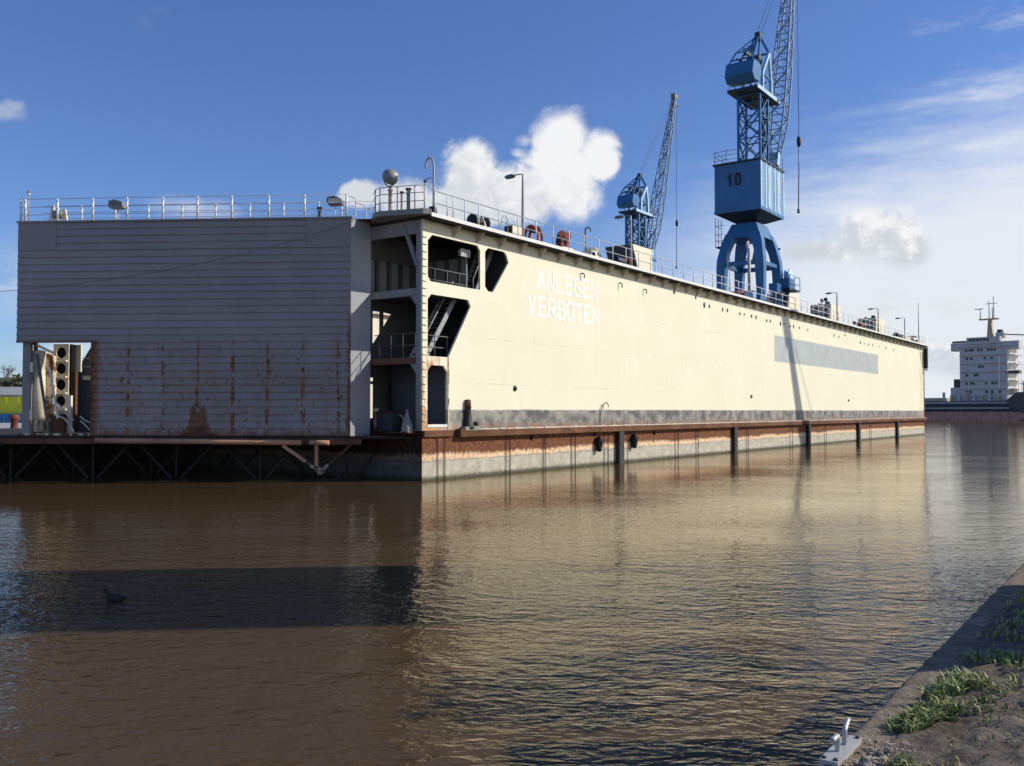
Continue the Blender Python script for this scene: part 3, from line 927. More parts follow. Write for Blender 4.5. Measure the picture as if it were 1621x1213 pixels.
# ---- painted letters
GLY = {
    'A': [[(0, 0), (.5, 1), (1, 0)], [(.2, .33), (.8, .33)]], 'N': [[(0, 0), (0, 1)], [(0, 1), (1, 0)], [(1, 0), (1, 1)]], 'L': [[(0, 1), (0, 0), (1, 0)]],
    'E': [[(1, 1), (0, 1), (0, 0), (1, 0)], [(0, .52), (.85, .52)]], 'G': [[(1, .78), (.8, 1), (.2, 1), (0, .8), (0, .2), (.2, 0), (.8, 0), (1, .2), (1, .45), (.6, .45)]],
    'V': [[(0, 1), (.5, 0), (1, 1)]], 'R': [[(0, 0), (0, 1), (.8, 1), (1, .85), (1, .6), (.8, .47), (0, .47)], [(.5, .47), (1, 0)]],
    'B': [[(0, 0), (0, 1), (.75, 1), (.95, .87), (.95, .65), (.78, .52), (0, .52)], [(.78, .52), (1, .38), (1, .14), (.78, 0), (0, 0)]],
    'O': [[(.2, 1), (0, .8), (0, .2), (.2, 0), (.8, 0), (1, .2), (1, .8), (.8, 1), (.2, 1)]], 'T': [[(0, 1), (1, 1)], [(.5, 0), (.5, 1)]],
    '1': [[(.1, .72), (.6, 1), (.6, 0)]], '0': [[(.25, 1), (0, .75), (0, .25), (.25, 0), (.75, 0), (1, .25), (1, .75), (.75, 1), (.25, 1)]],
}


def letter(ch, o, right, up, out_, wd, ht, th):
    mb = MB()
    right, up, out_, o = map(Vector, (right, up, out_, o))
    k = 0
    for line in GLY[ch]:
        for (x0, y0), (x1, y1) in zip(line[:-1], line[1:]):
            a = Vector((th / 2 + x0 * (wd - th), th / 2 + y0 * (ht - th)))
            b = Vector((th / 2 + x1 * (wd - th), th / 2 + y1 * (ht - th)))
            d = (b - a).normalized()
            a, b = a - d * th * .48, b + d * th * .48
            n_ = Vector((-d.y, d.x)) * th / 2
            k += 1
            dep = 0.004 + 0.0012 * k
            vs = []
            for q in (0.0, dep):
                for c in (a + n_, b + n_, b - n_, a - n_):
                    vs.append(o + right * c.x + up * c.y + out_ * q)
            mb.add(vs, [(0, 1, 2, 3), (7, 6, 5, 4), (0, 4, 5, 1), (1, 5, 6, 2), (2, 6, 7, 3), (3, 7, 4, 0)])
    return mb


for word, ua, ub, zb, ht in (('ANLEGEN', 8.52, 14.5, 8.93, 1.07), ('VERBOTEN', 7.72, 14.68, 7.60, 1.02)):
    step = (ub - ua) / len(word)
    for i, ch in enumerate(word):
        letter(ch, (ua + i * step, -0.001, zb), (1, 0, 0), (0, 0, 1), (0, -1, 0), step * 0.80, ht, 0.15).build('letter', M['letter'], dock)

# ---- discharge spouts, chains, fender posts, stray fittings on the wall
sp_ = MB().tube(smooth_path([(0, 0.02, 0.05), (0, -0.10, 0.06), (0.05, -0.16, 0.0), (0.06, -0.16, -0.2)], 3), 0.035, 6)
s0 = None
for u_, z_ in [(12.68, 10.18), (16.79, 10.13), (19.77, 10.09)]:
    if s0 is None:
        s0 = sp_.build('drain_spout', M['black_iron'], dock, (u_, 0, z_))
    else:
        inst(s0, dock, (u_, 0, z_))
sc_ = MB().lathe([(0.001, -0.03), (0.12, -0.03), (0.12, 0.0)], (0, 0, 0), 10, 'y')
h0 = None
for u_, z_ in [(23.85, 10.43), (27.05, 10.41), (28.41, 10.04), (29.24, 10.03), (31.48, 10.02), (32.37, 10.03), (34.62, 9.98), (35.46, 10.01), (36.89, 10.01), (37.8, 9.99), (40.03, 9.92), (40.8, 9.94), (43.08, 9.92), (43.91, 9.95), (45.35, 9.89), (46.17, 9.93), (47.68, 9.93), (49.84, 9.9), (57.3, 9.94), (58.83, 9.9), (60.84, 10.2), (66.14, 9.8), (67.52, 9.79), (69.11, 9.79), (70.65, 9.81), (73.25, 9.84), (76.18, 9.8), (79.49, 9.78)]:
    if h0 is None:
        h0 = sc_.build('drain_port', M['black_iron'], dock, (u_, 0, z_))
    else:
        o_ = inst(h0, dock, (u_, 0, z_))
        k_ = random.uniform(0.6, 1.05)
        o_.scale = (k_, 1, k_ * random.uniform(1.0, 1.7))
ch_ = MB()
z_ = -0.2
while z_ < 1.75:
    ch_.box(-0.013, 0.013, -0.055, -0.03, z_, z_ + 0.10)
    z_ += 0.085
c0 = None
for u_ in (0.97, 1.43, 5.87, 6.2, 9.0, 9.22, 11.64, 12.01, 14.99, 15.44, 17.68, 23.82, 24.27, 26.9, 27.29, 35.63, 36.0, 44.99, 45.6, 54, 54.6, 69, 69.7):
    c0 = ch_.build('chain', M['black_iron'], dock, (u_, 0, 0)) if c0 is None else inst(c0, dock, (u_, 0, 0))
fp_ = MB().box(-0.26, 0.26, -0.27, -0.002, -1.2, 1.80)
f0 = None
for u_ in (16.58, 33.17, 49.31, 64.67, 80.2):
    f0 = fp_.build('fender_post', M['black_iron'], dock, (u_, 0, 0)) if f0 is None else inst(f0, dock, (u_, 0, 0))
for u_, z_ in ((6.63, 4.0), (36.7, 4.0), (61.7, 3.95)):
    MB().lathe([(0.001, -0.10), (0.07, -0.10), (0.11, -0.02), (0.16, 0.0)], (u_, -0.0, z_), 8, 'y').build('pipe_stub', M['black_iron'], dock)
MB().tube(smooth_path([(14.55, -0.04, 2.3), (14.6, -0.06, 2.9), (14.8, -0.14, 3.3), (15.05, -0.2, 3.38), (15.2, -0.2, 3.15)], 4), 0.025, 6).build('hose_hook', M['black_iron'], dock)
for u_, z_ in ((8.0, 1.62), (14.0, 1.7), (21.0, 1.6)):
    MB().lathe([(0.001, -0.05), (0.10, -0.05), (0.13, 0.0)], (u_, 0, z_), 10, 'y').build('drain_port', M['hole'], dock)
# far end gangway landing and vertical edge
MB().box(LEN + 0.02, LEN + 0.5, -0.5, 2.2, 8.0, 8.2).build('end_landing', M['white'], dock)
MB().box(LEN + 0.005, LEN + 0.15, -0.06, 0.5, 2.2, 7.9).build('end_edge', M['rust_beam'], dock)
MB().box(LEN + 0.03, LEN + 0.45, -0.45, 0.0, 8.25, 10.9).build('end_ladder_cage', M['black_iron'], dock)

# tyres hanging on the pontoon
ty = MB().lathe([(0.16, -0.10), (0.30, -0.15), (0.43, -0.10), (0.46, 0.0), (0.43, 0.10), (0.30, 0.15), (0.16, 0.10), (0.15, 0), (0.16, -0.10)], (0, 0, 0), 18, 'y')
for i, (u_, z_, lab) in enumerate(((14.2, 1.14, 'black tyre hanging on the pontoon left of the nearest black fender post'), (18.2, 1.2, 'black tyre hanging on the pontoon right of the nearest black fender post'))):
    t = thing('tyre_fender', lab, 'tyre', D(u_, -0.18, z_), DROT, 'tyres hung on the pontoon')
    ty.build('tyre', M['black'], t).scale = (0.45, 1, 0.95)
    MB().tube([(0, 0.02, 0.4), (0, 0.05, 0.75)], 0.02, 6).build('hanging_chain', M['black_iron'], t)

# ------------------------------------------------------------------ railings
def rail_run(t, pts, posts, rails, mat, r_post=0.022, r_rail=0.016, pmat=None):
    """posts: list of points on the floor; rails: heights"""
    for p in posts:
        MB().tube([(p[0], p[1], p[2]), (p[0], p[1], p[2] + rails[-1])], r_post, 6).build('rail_post', pmat or mat, t)
    for h in rails:
        MB().tube([(p[0], p[1], p[2] + h) for p in pts], r_rail, 6).build('rail', mat, t)


wr = thing('deck_railing', 'long thin white railing along the sunny top edge of the cream wall', 'railing', D(0, 0, 11.14), DROT)
posts = [(0.2, -0.5, 0), (1.0, -0.5, 0), (1.4, -0.5, 0), (2.2, -0.5, 0), (3.2, -0.5, 0)] + [(3.2 + 1.5 * (i + 1), -0.5, 0) for i in range(60)]
rail_run(wr, [(0.0, -0.5, 0), (94.2, -0.5, 0)], posts, (0.5, 1.0), M['white_clean'], 0.028, 0.022)
cr = thing('platform_railing', 'grey railing round the corner platform with the searchlight', 'railing', D(0, 0, 11.32), DROT)
pl = [(-0.30, -0.35, 0), (-0.5, 0.0, 0), (-1.02, 1.5, 0), (-0.9, 1.88, 0), (-0.3, 2.6, 0)]
rail_run(cr, pl, [pl[0], pl[1], (-0.76, .75, 0), pl[2], pl[3]], (0.35, 0.7, 1.0), M['rail_grey'], 0.028, 0.018, M['pole'])

# ------------------------------------------------------------------ slate gate on the end of the dock
G0 = Vector((-6.88, 39.06, 0))
GROT = math.atan2(0.0676, -0.9977)
gate = thing('dock_gate', 'huge slate grey boarded gate with rust streaks across the dock end', 'gate', G0, GROT)
gx, gy = -0.60, -0.958           # depth of the gate runs along the dock axis
GL, GHX, GZ0, GZH, GZ1 = 14.85, 11.40, 1.86, 5.97, 11.20


def gate_block(x0, x1, z0, z1):
    return MB().prism([(x0, -0.03), (x1, -0.03), (x1 + gx, gy), (x0 + gx, gy)], 'z', z0, z1)


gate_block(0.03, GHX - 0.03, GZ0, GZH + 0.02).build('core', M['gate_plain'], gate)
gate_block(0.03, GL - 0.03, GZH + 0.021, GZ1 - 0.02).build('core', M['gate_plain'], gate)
# right-hand end plate (pale) with folded edge
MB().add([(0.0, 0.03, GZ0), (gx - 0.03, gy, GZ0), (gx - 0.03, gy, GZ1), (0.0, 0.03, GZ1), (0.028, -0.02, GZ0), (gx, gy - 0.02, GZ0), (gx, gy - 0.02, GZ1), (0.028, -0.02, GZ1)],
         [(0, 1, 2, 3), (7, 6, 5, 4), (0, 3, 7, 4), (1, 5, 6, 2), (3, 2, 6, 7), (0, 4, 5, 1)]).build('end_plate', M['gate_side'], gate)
MB().box(0.0, 0.06, 0.0, 0.055, GZ0, GZ1).build('edge_angle', M['gate'], gate)
MB().box(-0.05, GL + 0.06, -0.06, 0.09, GZ1 - 0.02, GZ1 + 0.06).build('top_cap', M['gate_plain'], gate)
pitch = 0.3113
z_ = GZ0 + 0.005
row = 0
while z_ < GZ1 - 0.1:
    z2 = min(z_ + pitch, GZ1 - 0.022)
    lo_x, hi_x = 0.062, (GHX if z_ < GZH - 0.1 else GL)
    if z_ > GZ1 - 4 * pitch - 0.15:
        lo_x, hi_x = 1.97, 13.1
    jz = random.uniform(-0.004, 0.004)
    yb, yt = 0.050 + random.uniform(-0.004, .004), 0.008
    segs = [lo_x, hi_x]
    for xa, xb in zip(segs[:-1], segs[1:]):
        mb = MB()
        n_ = max(2, int((xb - xa) / 1.5))
        prof = [(-0.028, 0.0), (yb, 0.0), (yb + .004, 0.035), (yt + 0.012, 0.245), (yt, pitch - 0.004), (-0.028, pitch - 0.004)]
        vs = []
        for i in range(n_ + 1):
            xx = xa + (xb - xa) * i / n_
            wob = random.uniform(-0.006, 0.006)
            for k, (py_, pz_) in enumerate(prof):
                vs.append((xx, py_ + (wob if 0 < k < 5 else 0), z_ + min(pz_, z2 - z_) + (wob * 0.4 if k in (1, 2) else 0)))
        fs = []
        for i in range(n_):
            for k in range(6):
                k2 = (k + 1) % 6
                fs.append((i * 6 + k, i * 6 + k2, (i + 1) * 6 + k2, (i + 1) * 6 + k))
        fs += [(0, 1, 2, 3, 4, 5), tuple(n_ * 6 + k for k in (5, 4, 3, 2, 1, 0))]
        mb.add(vs, fs)
        mb.build('board', M['gate'], gate)
    z_ += pitch
    row += 1
ztop = GZ0 + 0.005 + pitch * (row - 4)
MB().box(0.065, 1.962, -0.025, 0.042, ztop, GZ1 - 0.022).build('flat_plate', M['gate_plain'], gate)
MB().box(13.108, GL, -0.025, 0.042, ztop, GZ1 - 0.022).build('flat_plate', M['gate_plain'], gate)
MB().box(GHX, GHX + 0.06, -0.9, 0.06, GZ0, GZH).build('opening_edge', M['rust_beam'], gate)
MB().box(GHX + 0.061, GL - 0.1, -1.6, 0.02, GZ0, GZ0 + 0.09).build('opening_sill', M['orange_rust'], gate)
MB().box(GHX + 0.061, GL, -0.9, -0.035, GZH, GZH + 0.02).build('soffit', M['cream_rusty'], gate)
# framework inside the opening
MB().box(14.42, 14.76, -0.50, -0.30, GZ0 + 0.09, GZH - 0.01).build('frame_post', M['inner_light'], gate)
MB().box(14.34, 14.42, -0.75, -0.55, GZ0 + 0.09, GZH - 0.01).build('frame_post', M['rust_beam'], gate)
for zc in (2.75, 4.85):
    MB().box(14.3, 14.4, -0.36, -0.28, zc - 0.22, zc + 0.22).build('hinge', M['cream'], gate)
MB().prism([(13.76, GZ0 + 0.09), (14.42, GZ0 + 0.09), (14.42, 5.66), (13.80, 5.40)], 'y', -1.30, -1.02).build('box_column', M['orange_rust'], gate)
MB().lathe([(0.001, 2.0), (0.27, 2.0), (0.27, 5.6), (0.001, 5.65)], (14.30, -0.80, 0), 18).build('round_column', M['cream_rusty'], gate)
MB().beam((14.20, -0.45, 5.45), (13.62, -0.45, 2.1), 0.10, 0.09).build('stay', M['inner'], gate)
MB().beam((13.62, -0.45, 4.85), (13.2, -0.45, 2.6), 0.10, 0.07).build('stay', M['cream'], gate)
MB().beam((14.6, -0.6, 5.98), (13.6, -0.75, 5.50), 0.10, 0.10).build('stay', M['cream'], gate)
hol = [[(13.68 + 0.235 * math.cos(a), zc + 0.25 * math.sin(a)) for a in [2 * math.pi * k / 18 for k in range(18)]] for zc in (5.56, 4.84, 4.11, 3.37)]
MB().prism([(13.32, 2.2), (14.04, 2.2), (14.04, 5.96), (13.32, 5.96)], 'y', -1.52, -1.46, hol).build('lightening_plate', M['cream_rusty'], gate)
MB().box(13.28, 14.08, -1.95, -1.6, 2.2, 5.96).build('plate_shade_backing', M['hole'], gate)
for zc in (5.18, 4.46, 3.73, 2.99):
    MB().box(13.36, 13.96, -1.458, -1.30, zc - 0.035, zc + 0.035).build('shelf', M['cream'], gate)
MB().box(12.98, 13.16, -1.25, -1.1, GZ0 + 0.09, 3.62).build('bollard_post', M['cream'], gate)
MB().box(13.05, 13.4, -2.1, -2.0, 4.72, 5.96).build('white_panel', M['cream'], gate)
MB().box(13.12, 13.3, -1.9, -1.7, GZ0 + .09, 4.7).build('back_post', M['rust'], gate)
MB().prism([(12.3, GZ0), (13.75, GZ0), (13.75, 4.4), (13.42, 4.9), (12.62, 6.2), (12.3, 6.2)], 'y', -2.5, -2.42).build('dark_wall_screen', M['bulkhead'], gate)  # added dark sheet standing in for the shaded wall behind
MB().box(12.5, 13.1, -2.38, -2.25, 4.35, 4.55).build('rear_beam', M['cream'], gate)
for z_ in (4.95, 5.35):
    MB().tube([(12.4, -2.2, z_), (13.4, -2.2, z_)], 0.02, 5).build('rear_rail', M['inner_light'], gate)
MB().box(13.0, 13.62, -0.85, -0.60, GZ0 + 0.09, 2.8).build('rust_locker', M['rust'], gate)
for k, pts in enumerate(([(13.8, -0.5, 3.45), (13.3, -0.6, 3.25), (12.9, -0.6, 2.8), (12.6, -0.7, 2.5)], [(13.4, -0.5, 2.75), (12.95, -0.5, 2.6), (12.6, -0.5, 2.2), (12.5, -0.5, 2.0)],
                         [(12.45, -0.9, 2.7), (12.15, -1.0, 2.45), (11.9, -1.1, 2.42), (11.5, -1.1, 2.6)], [(12.45, -0.95, 2.5), (12.2, -1.0, 2.25), (11.9, -0.9, 2.0)])):
    MB().tube(smooth_path(pts, 4), 0.035, 6).build('hose', M['rope'], gate)
# torn bottom edge piece
MB().prism([(5.75, 1.86), (7.5, 1.86), (7.2, 1.98), (6.9, 2.04), (6.6, 2.25), (6.35, 2.02), (6.0, 1.97)], 'y', 0.058, 0.075).build('torn_plate', M['rust'], gate)
# railing on the gate, front and back rows
gr_ = thing('gate_railing', 'white post railing along the top of the slate gate', 'railing', G0 + Vector((0, 0, GZ1 + 0.06)), GROT)


def t_of(px):
    return (557.0 - px) / (557.0 - 28.0) * 14.9


front = [(t_of(px), 0.0, 0) for px in (549, 484, 428, 370, 316, 261, 204, 149, 92, 40, 33)]
rail_run(gr_, [(0.1, 0.0, 0), (GL, 0.0, 0)], front, (0.28, 0.62, 0.98), M['rail_grey'], 0.046, 0.013, M['white_clean'])
back = [(t_of(px) - 0.1, -0.85, 0) for px in (585, 530, 494, 438, 384, 329, 275, 220, 166, 111, 72)]
rail_run(gr_, [(-0.75, -0.85, 0), (GL - .6, -0.85, 0)], back, (0.28, 0.55, 0.85), M['rail_grey'], 0.042, 0.012, M['white_clean'])
gs = thing('side_railing', 'short white railing curving down where gate meets the dock corner', 'railing', G0 + Vector((0, 0, GZ1 + 0.02)), GROT)
for k, (tx, ty_) in enumerate(((-0.12, -0.2), (-0.45, -0.75), (-0.85, -0.98))):
    MB().tube(smooth_path([(tx, ty_, -0.1), (tx, ty_, 0.75 - .2 * k), (tx + .1, ty_ + .05, 0.9 - .2 * k), (tx + .4, ty_ + .2, 0.95 - .2 * k)], 4), 0.026, 6).build('rail_post', M['white'], gs)
MB().box(-0.9, -0.1, -1.0, -0.2, -0.06, -0.02).build('deck_flap', M['rust_beam'], gs)

for tx, lab, flip in ((t_of(180), 'silver floodlight on the gate top nearer the far left end', 1), (t_of(527), 'dark floodlight on the gate top nearer the searchlight', -1)):
    fl = thing('floodlight', lab, 'floodlight', G0 + Matrix.Rotation(GROT, 3, 'Z') @ Vector((tx, -0.5, GZ1 + 0.06)), GROT, 'floodlights on the gate top')
    MB().tube([(0.0, 0, 0), (0.0, 0, 0.60)], 0.025, 6).build('post', M['white'], fl)
    h = MB().prism([(-0.34, 0.62), (0.26, 0.60), (0.34, 0.72), (0.30, 0.93), (0.02, 0.98), (-0.30, 0.86)], 'y', -0.2, 0.24)
    h.build('housing', M['dome'] if flip > 0 else M['lampgrey'], fl)
    MB().box(-0.28, 0.24, 0.241, 0.255, 0.66, 0.86).build('lens', M['glass_pale'] if flip < 0 else M['lampgrey'], fl)
wn = thing('hand_winch', 'cream hand winch with grey drum on the gate top near its outer end', 'winch', G0 + Matrix.Rotation(GROT, 3, 'Z') @ Vector((t_of(83), -0.45, GZ1 + 0.06)), GROT)
for sx in (-0.32, 0.22):
    MB().prism([(sx - 0.10, 0), (sx + 0.16, 0), (sx + 0.06, 0.78), (sx - 0.06, 0.78)] if sx > 0 else [(sx - 0.16, 0), (sx + 0.1, 0), (sx + 0.06, 0.6), (sx - 0.06, 0.6)], 'y', -0.05, 0.05).build('side_frame', M['cream'], wn)
MB().lathe([(0.001, -0.2), (0.19, -0.2), (0.19, 0.2), (0.001, 0.2)], (-0.05, 0, 0.38), 14, 'x').build('drum', M['dome'], wn)
vp = thing('vent_pipe', 'stubby grey vent with flared cap on the gate top', 'vent', G0 + Matrix.Rotation(GROT, 3, 'Z') @ Vector((t_of(502), -0.5, GZ1 + 0.06)), GROT)
MB().lathe([(0.06, 0), (0.06, 0.3), (0.11, 0.38), (0.11, 0.55), (0.001, 0.58)], (0, 0, 0), 10).build('cowl', M['lampgrey'], vp)
wl = thing('warning_light', 'red topped warning light on a thin pole at outer gate corner', 'light', G0 + Matrix.Rotation(GROT, 3, 'Z') @ Vector((t_of(44), -0.05, GZ1 + 0.06)), GROT)
MB().tube([(0, 0, 0), (0, 0, 1.16)], 0.015, 6).build('pole', M['pole'], wl)
MB().lathe([(0.001, 1.16), (0.06, 1.16), (0.06, 1.25), (0.001, 1.25)], (0, 0, 0), 8).build('lamp_base', M['white'], wl)
MB().lathe([(0.001, 1.25), (0.05, 1.25), (0.05, 1.36), (0.001, 1.4)], (0, 0, 0), 8).build('lens', M['red'], wl)

# supply cable slung from the gate top out to the left
cb = MB().tube(smooth_path([G0 + Vector((0.1, -0.25, 11.0)), G0 + Vector((-3.5, -0.35, 9.85)), G0 + Vector((-8.5, -0.5, 8.75)), G0 + Vector((-14, -0.7, 8.0)), G0 + Vector((-24, -1.0, 7.2)), G0 + Vector((-40, 0, 6.9))], 6), 0.011, 6)
tag(cb.build('slack_cable', M['cable']), 'thin dark cable sagging across the slate gate to the far left', 'cable')

# ------------------------------------------------------------------ truss platform under the gate
tp = thing('truss_platform', 'dark rusty truss platform under the slate gate just above the water', 'platform', G0, GROT)
Rg = Matrix.Rotation(-GROT, 3, 'Z')


def GLc(u, v):
    q = Rg @ (D(u, v, 0) - G0)
    return (q.x, q.y)


poly = [(-0.5, 0.16), (30, 0.16), GLc(-1.0, 33.5), GLc(-0.03, 32.7), GLc(-0.03, 0.6)]
MB().prism(poly, 'z', 1.74, 1.845).build('deck_plate', M['truss'], tp)
MB().box(-0.5, 30, 0.06, 0.158, 1.50, 1.735).build('edge_beam', M['rust_beam'], tp)
MB().tube([(2.05, 0.26, 1.585), (11.1, 0.26, 1.66)], 0.115, 10).build('fender_timber', M['tan'], tp)
MB().tube([(0.85, 0.26, 1.58), (1.7, 0.26, 1.585)], 0.105, 10).build('fender_timber', M['tan'], tp)
# near bracket with chipped paint
MB().beam((2.85, 0.22, 1.45), (1.85, 0.22, 0.78), 0.15, 0.13).build('brace', M['tan'], tp)
MB().beam((1.85, 0.22, 0.78), (1.25, 0.22, 0.36), 0.11, 0.11).build('brace', M['rust_beam'], tp)
MB().beam((1.40, 0.22, 1.46), (1.40, 0.22, 0.58), 0.13, 0.13).build('brace', M['tan'], tp)
MB().beam((1.40, 0.25, 0.62), (1.22, 0.25, 0.40), 0.12, 0.11).build('brace', M['chip'], tp)
MB().beam((1.62, 0.28, 0.62), (1.28, 0.28, 0.40), 0.12, 0.11).build('brace', M['chip'], tp)
MB().beam((0.88, 0.25, 0.66), (1.18, 0.25, 0.36), 0.13, 0.11).build('brace', M['chip'], tp)
MB().beam((-0.2, 0.2, 1.6), (0.88, 0.25, 0.66), 0.09, 0.09).build('brace', M['rust'], tp)
MB().lathe([(0.001, -0.07), (0.17, -0.07), (0.17, 0.07), (0.001, 0.07)], (1.22, 0.30, 0.38), 10, 'y').build('pin_joint', M['chip'], tp)
for row_, yy in enumerate((-0.9, -3.2, -6.0)):
    x_ = -1.5 + row_ * 2.2
    while x_ < 29:
        a, b, c = (x_, yy, 1.70), (x_ + 1.9, yy, -0.25), (x_ + 3.8, yy, 1.70)
        MB().beam(a, b, 0.11, 0.11).build('brace', M['truss'], tp)
        MB().beam(b, c, 0.11, 0.11).build('brace', M['truss'], tp)
        MB().beam((x_ + 1.9, yy, 1.70), b, 0.09, 0.09).build('brace', M['truss'], tp)
        x_ += 3.8
    MB().beam((-1.2, yy, -0.28), (29, yy, -0.28), 0.14, 0.14).build('chord', M['truss'], tp)
# platform skirt in the shade behind the trusses
MB().box(3.0, 30, -7.6, -7.5, -0.6, 1.73).build('skirt_plate', M['truss'], tp)
MB().beam((30.5, 0.1, 1.9), (15.3, 0.1, 1.5), 0.12, 0.16).build('edge_beam', M['truss'], tp)

# gear in the shade on the near corner deck
bt = thing('mooring_bitt', 'black tapering roller fairlead standing on the ledge beside the doorway', 'bollard', D(2.95, -0.08, 2.14), DROT)
MB().lathe([(0.001, 0), (0.30, 0), (0.30, 0.10), (0.24, 0.16), (0.17, 0.55), (0.12, 1.15), (0.14, 1.2), (0.14, 1.28), (0.001, 1.3)], (0, 0, 0), 14).build('post', M['black_iron'], bt)
MB().lathe([(0.001, 0.88), (0.145, 0.88), (0.125, 1.22), (0.001, 1.22)], (-0.02, -0.03, 0.02), 12).build('rope_turns', M['rust_beam'], bt)
MB().box(-0.45, 0.60, -0.24, 0.06, -0.06, 0.10).build('foot_plate', M['inner_light'], bt)
MB().lathe([(0.001, -0.16), (0.10, -0.16), (0.10, 0.0), (0.001, 0.0)], (0.42, -0.06, 0.22), 10, 'y').build('roller', M['black_iron'], bt)
mk = thing('mooring_chock', 'grey bell shaped chock with dark roller on the shaded end ledge', 'bollard', D(-0.25, 0.62, 2.0), DROT)
MB().lathe([(0.26, 0), (0.25, 0.25), (0.16, 0.55), (0.07, 0.8), (0.05, 0.98), (0.001, 1.0)], (0, 0, 0), 12).build('bell', M['inner_light'], mk)
MB().lathe([(0.001, 0), (0.24, 0), (0.26, 0.4), (0.18, 0.7), (0.06, 0.8), (0.001, 0.8)], (0.05, 0.52, 0), 12).build('roller', M['black'], mk)
MB().box(-0.3, 0.3, -0.3, 0.9, 0.0, 0.05).build('foot_plate', M['rust'], mk)
ps = thing('hydrant_post', 'small orange and white post seen through the end doorway', 'post', D(0.9, 3.55, 2.09), DROT)
MB().lathe([(0.001, 0), (0.11, 0), (0.10, 0.45), (0.001, 0.45)], (0, 0, 0), 10).build('base', M['orange_rust'], ps)
MB().lathe([(0.001, 0.45), (0.08, 0.45), (0.08, 0.75), (0.13, 0.78), (0.13, 0.95), (0.001, 1.0)], (0, 0, 0), 10).build('head', M['cream'], ps)
kb = thing('deck_locker', 'dark low locker seen through the end doorway', 'locker', D(1.0, 3.0, 2.09), DROT)
MB().box(-0.25, 0.3, -0.35, 0.35, 0, 0.75).build('body', M['bulkhead'], kb)
MB().box(-0.28, 0.33, -0.38, 0.38, 0.75, 0.82).build('lid', M['rust'], kb)
dl = thing('bulkhead_lantern', 'small pale cylinder lamp hanging inside the upper end bay', 'lamp', D(1.6, 1.55, 10.9), DROT)
MB().tube([(0, 0, 0), (0, 0, -0.5)], 0.03, 6).build('stem', M['inner_light'], dl)
MB().lathe([(0.001, -1.15), (0.12, -1.15), (0.14, -0.9), (0.14, -0.55), (0.001, -0.5)], (0, 0, 0), 10).build('lamp_body', M['inner_light'], dl)

# ------------------------------------------------------------------ gear on the wing top
ZT = 11.14
sl = thing('searchlight', 'round grey searchlight in a yoke on a rusty post', 'searchlight', D(-0.55, 1.35, 11.32), DROT)
MB().lathe([(0.085, 0), (0.085, 0.92), (0.12, 0.94), (0.12, 1.0), (0.001, 1.0)], (0, 0, 0), 10).build('post', M['orange_rust'], sl)
yk = [(0, 0.38 * math.cos(a), 1.52 + 0.38 * math.sin(a)) for a in [R(180) + R(180) * k / 14 for k in range(15)]]
MB().tube(yk, 0.028, 6).build('yoke', M['lampgrey'], sl)
MB().tube([(0, 0, 1.0), (0, 0, 1.16)], 0.05, 8).build('pivot', M['lampgrey'], sl)
MB().lathe([(0.001, -0.34), (0.16, -0.32), (0.27, -0.22), (0.325, -0.05), (0.33, 0.12), (0.33, 0.16), (0.001, 0.15)], (0, 0, 1.55), 20, 'x').build('housing', M['dome'], sl)
for i, (u_, v_, h_, m_) in enumerate(((-0.45, 0.78, 0.85, 'pole'), (-0.4, 0.45, 0.95, 'inner_light'))):
    q = thing('stub_post', ['slim rusty white stub post second to the right of the searchlight', 'thicker grey capped stub post on the corner platform'][i], 'post', D(u_, v_, 11.32), DROT)
    MB().lathe([(0.05 + .03 * i, 0), (0.05 + .03 * i, h_ - .06)], (0, 0, 0), 8).build('shaft', M[m_], q)
    MB().lathe([(0.001, h_ - .06), (0.09 + .04 * i, h_ - .06), (0.09 + .04 * i, h_), (0.001, h_)], (0, 0, 0), 8).build('cap', M['rust'], q)
gn = thing('gooseneck_lamp', 'hook topped rusty pipe with a small bulb at the dock corner', 'lamp', D(0.25, -0.38, ZT), DROT)
MB().tube(smooth_path([(0, 0, 0), (0, 0, 1.2), (0, 0, 2.1), (0, 0.08, 2.38), (0, 0.24, 2.48), (0, 0.40, 2.36), (0, 0.44, 2.05)], 5), 0.045, 8).build('pipe', M['pole'], gn)
MB().tube(smooth_path([(0, 0.0, 1.55), (0, 0.2, 1.62), (0, 0.42, 1.58)], 4), 0.016, 6).build('bracket', M['lampgrey'], gn)
MB().lathe([(0.001, 0.14), (0.07, 0.10), (0.09, 0.0), (0.001, -0.01)], (0, 0.46, 1.46), 10).build('lamp_shade', M['lampgrey'], gn)
MB().lathe([(0.001, -0.12), (0.06, -0.08), (0.06, 0.0), (0.001, 0.0)], (0, 0.46, 1.45), 10).build('bulb', M['white'], gn)
MB().lathe([(0.001, -0.1), (0.16, -0.1), (0.2, 0.0), (0.16, 0.22), (0.001, 0.26)], (0.0, 0.05, 0.14), 10).build('base_drum', M['black_iron'], gn)

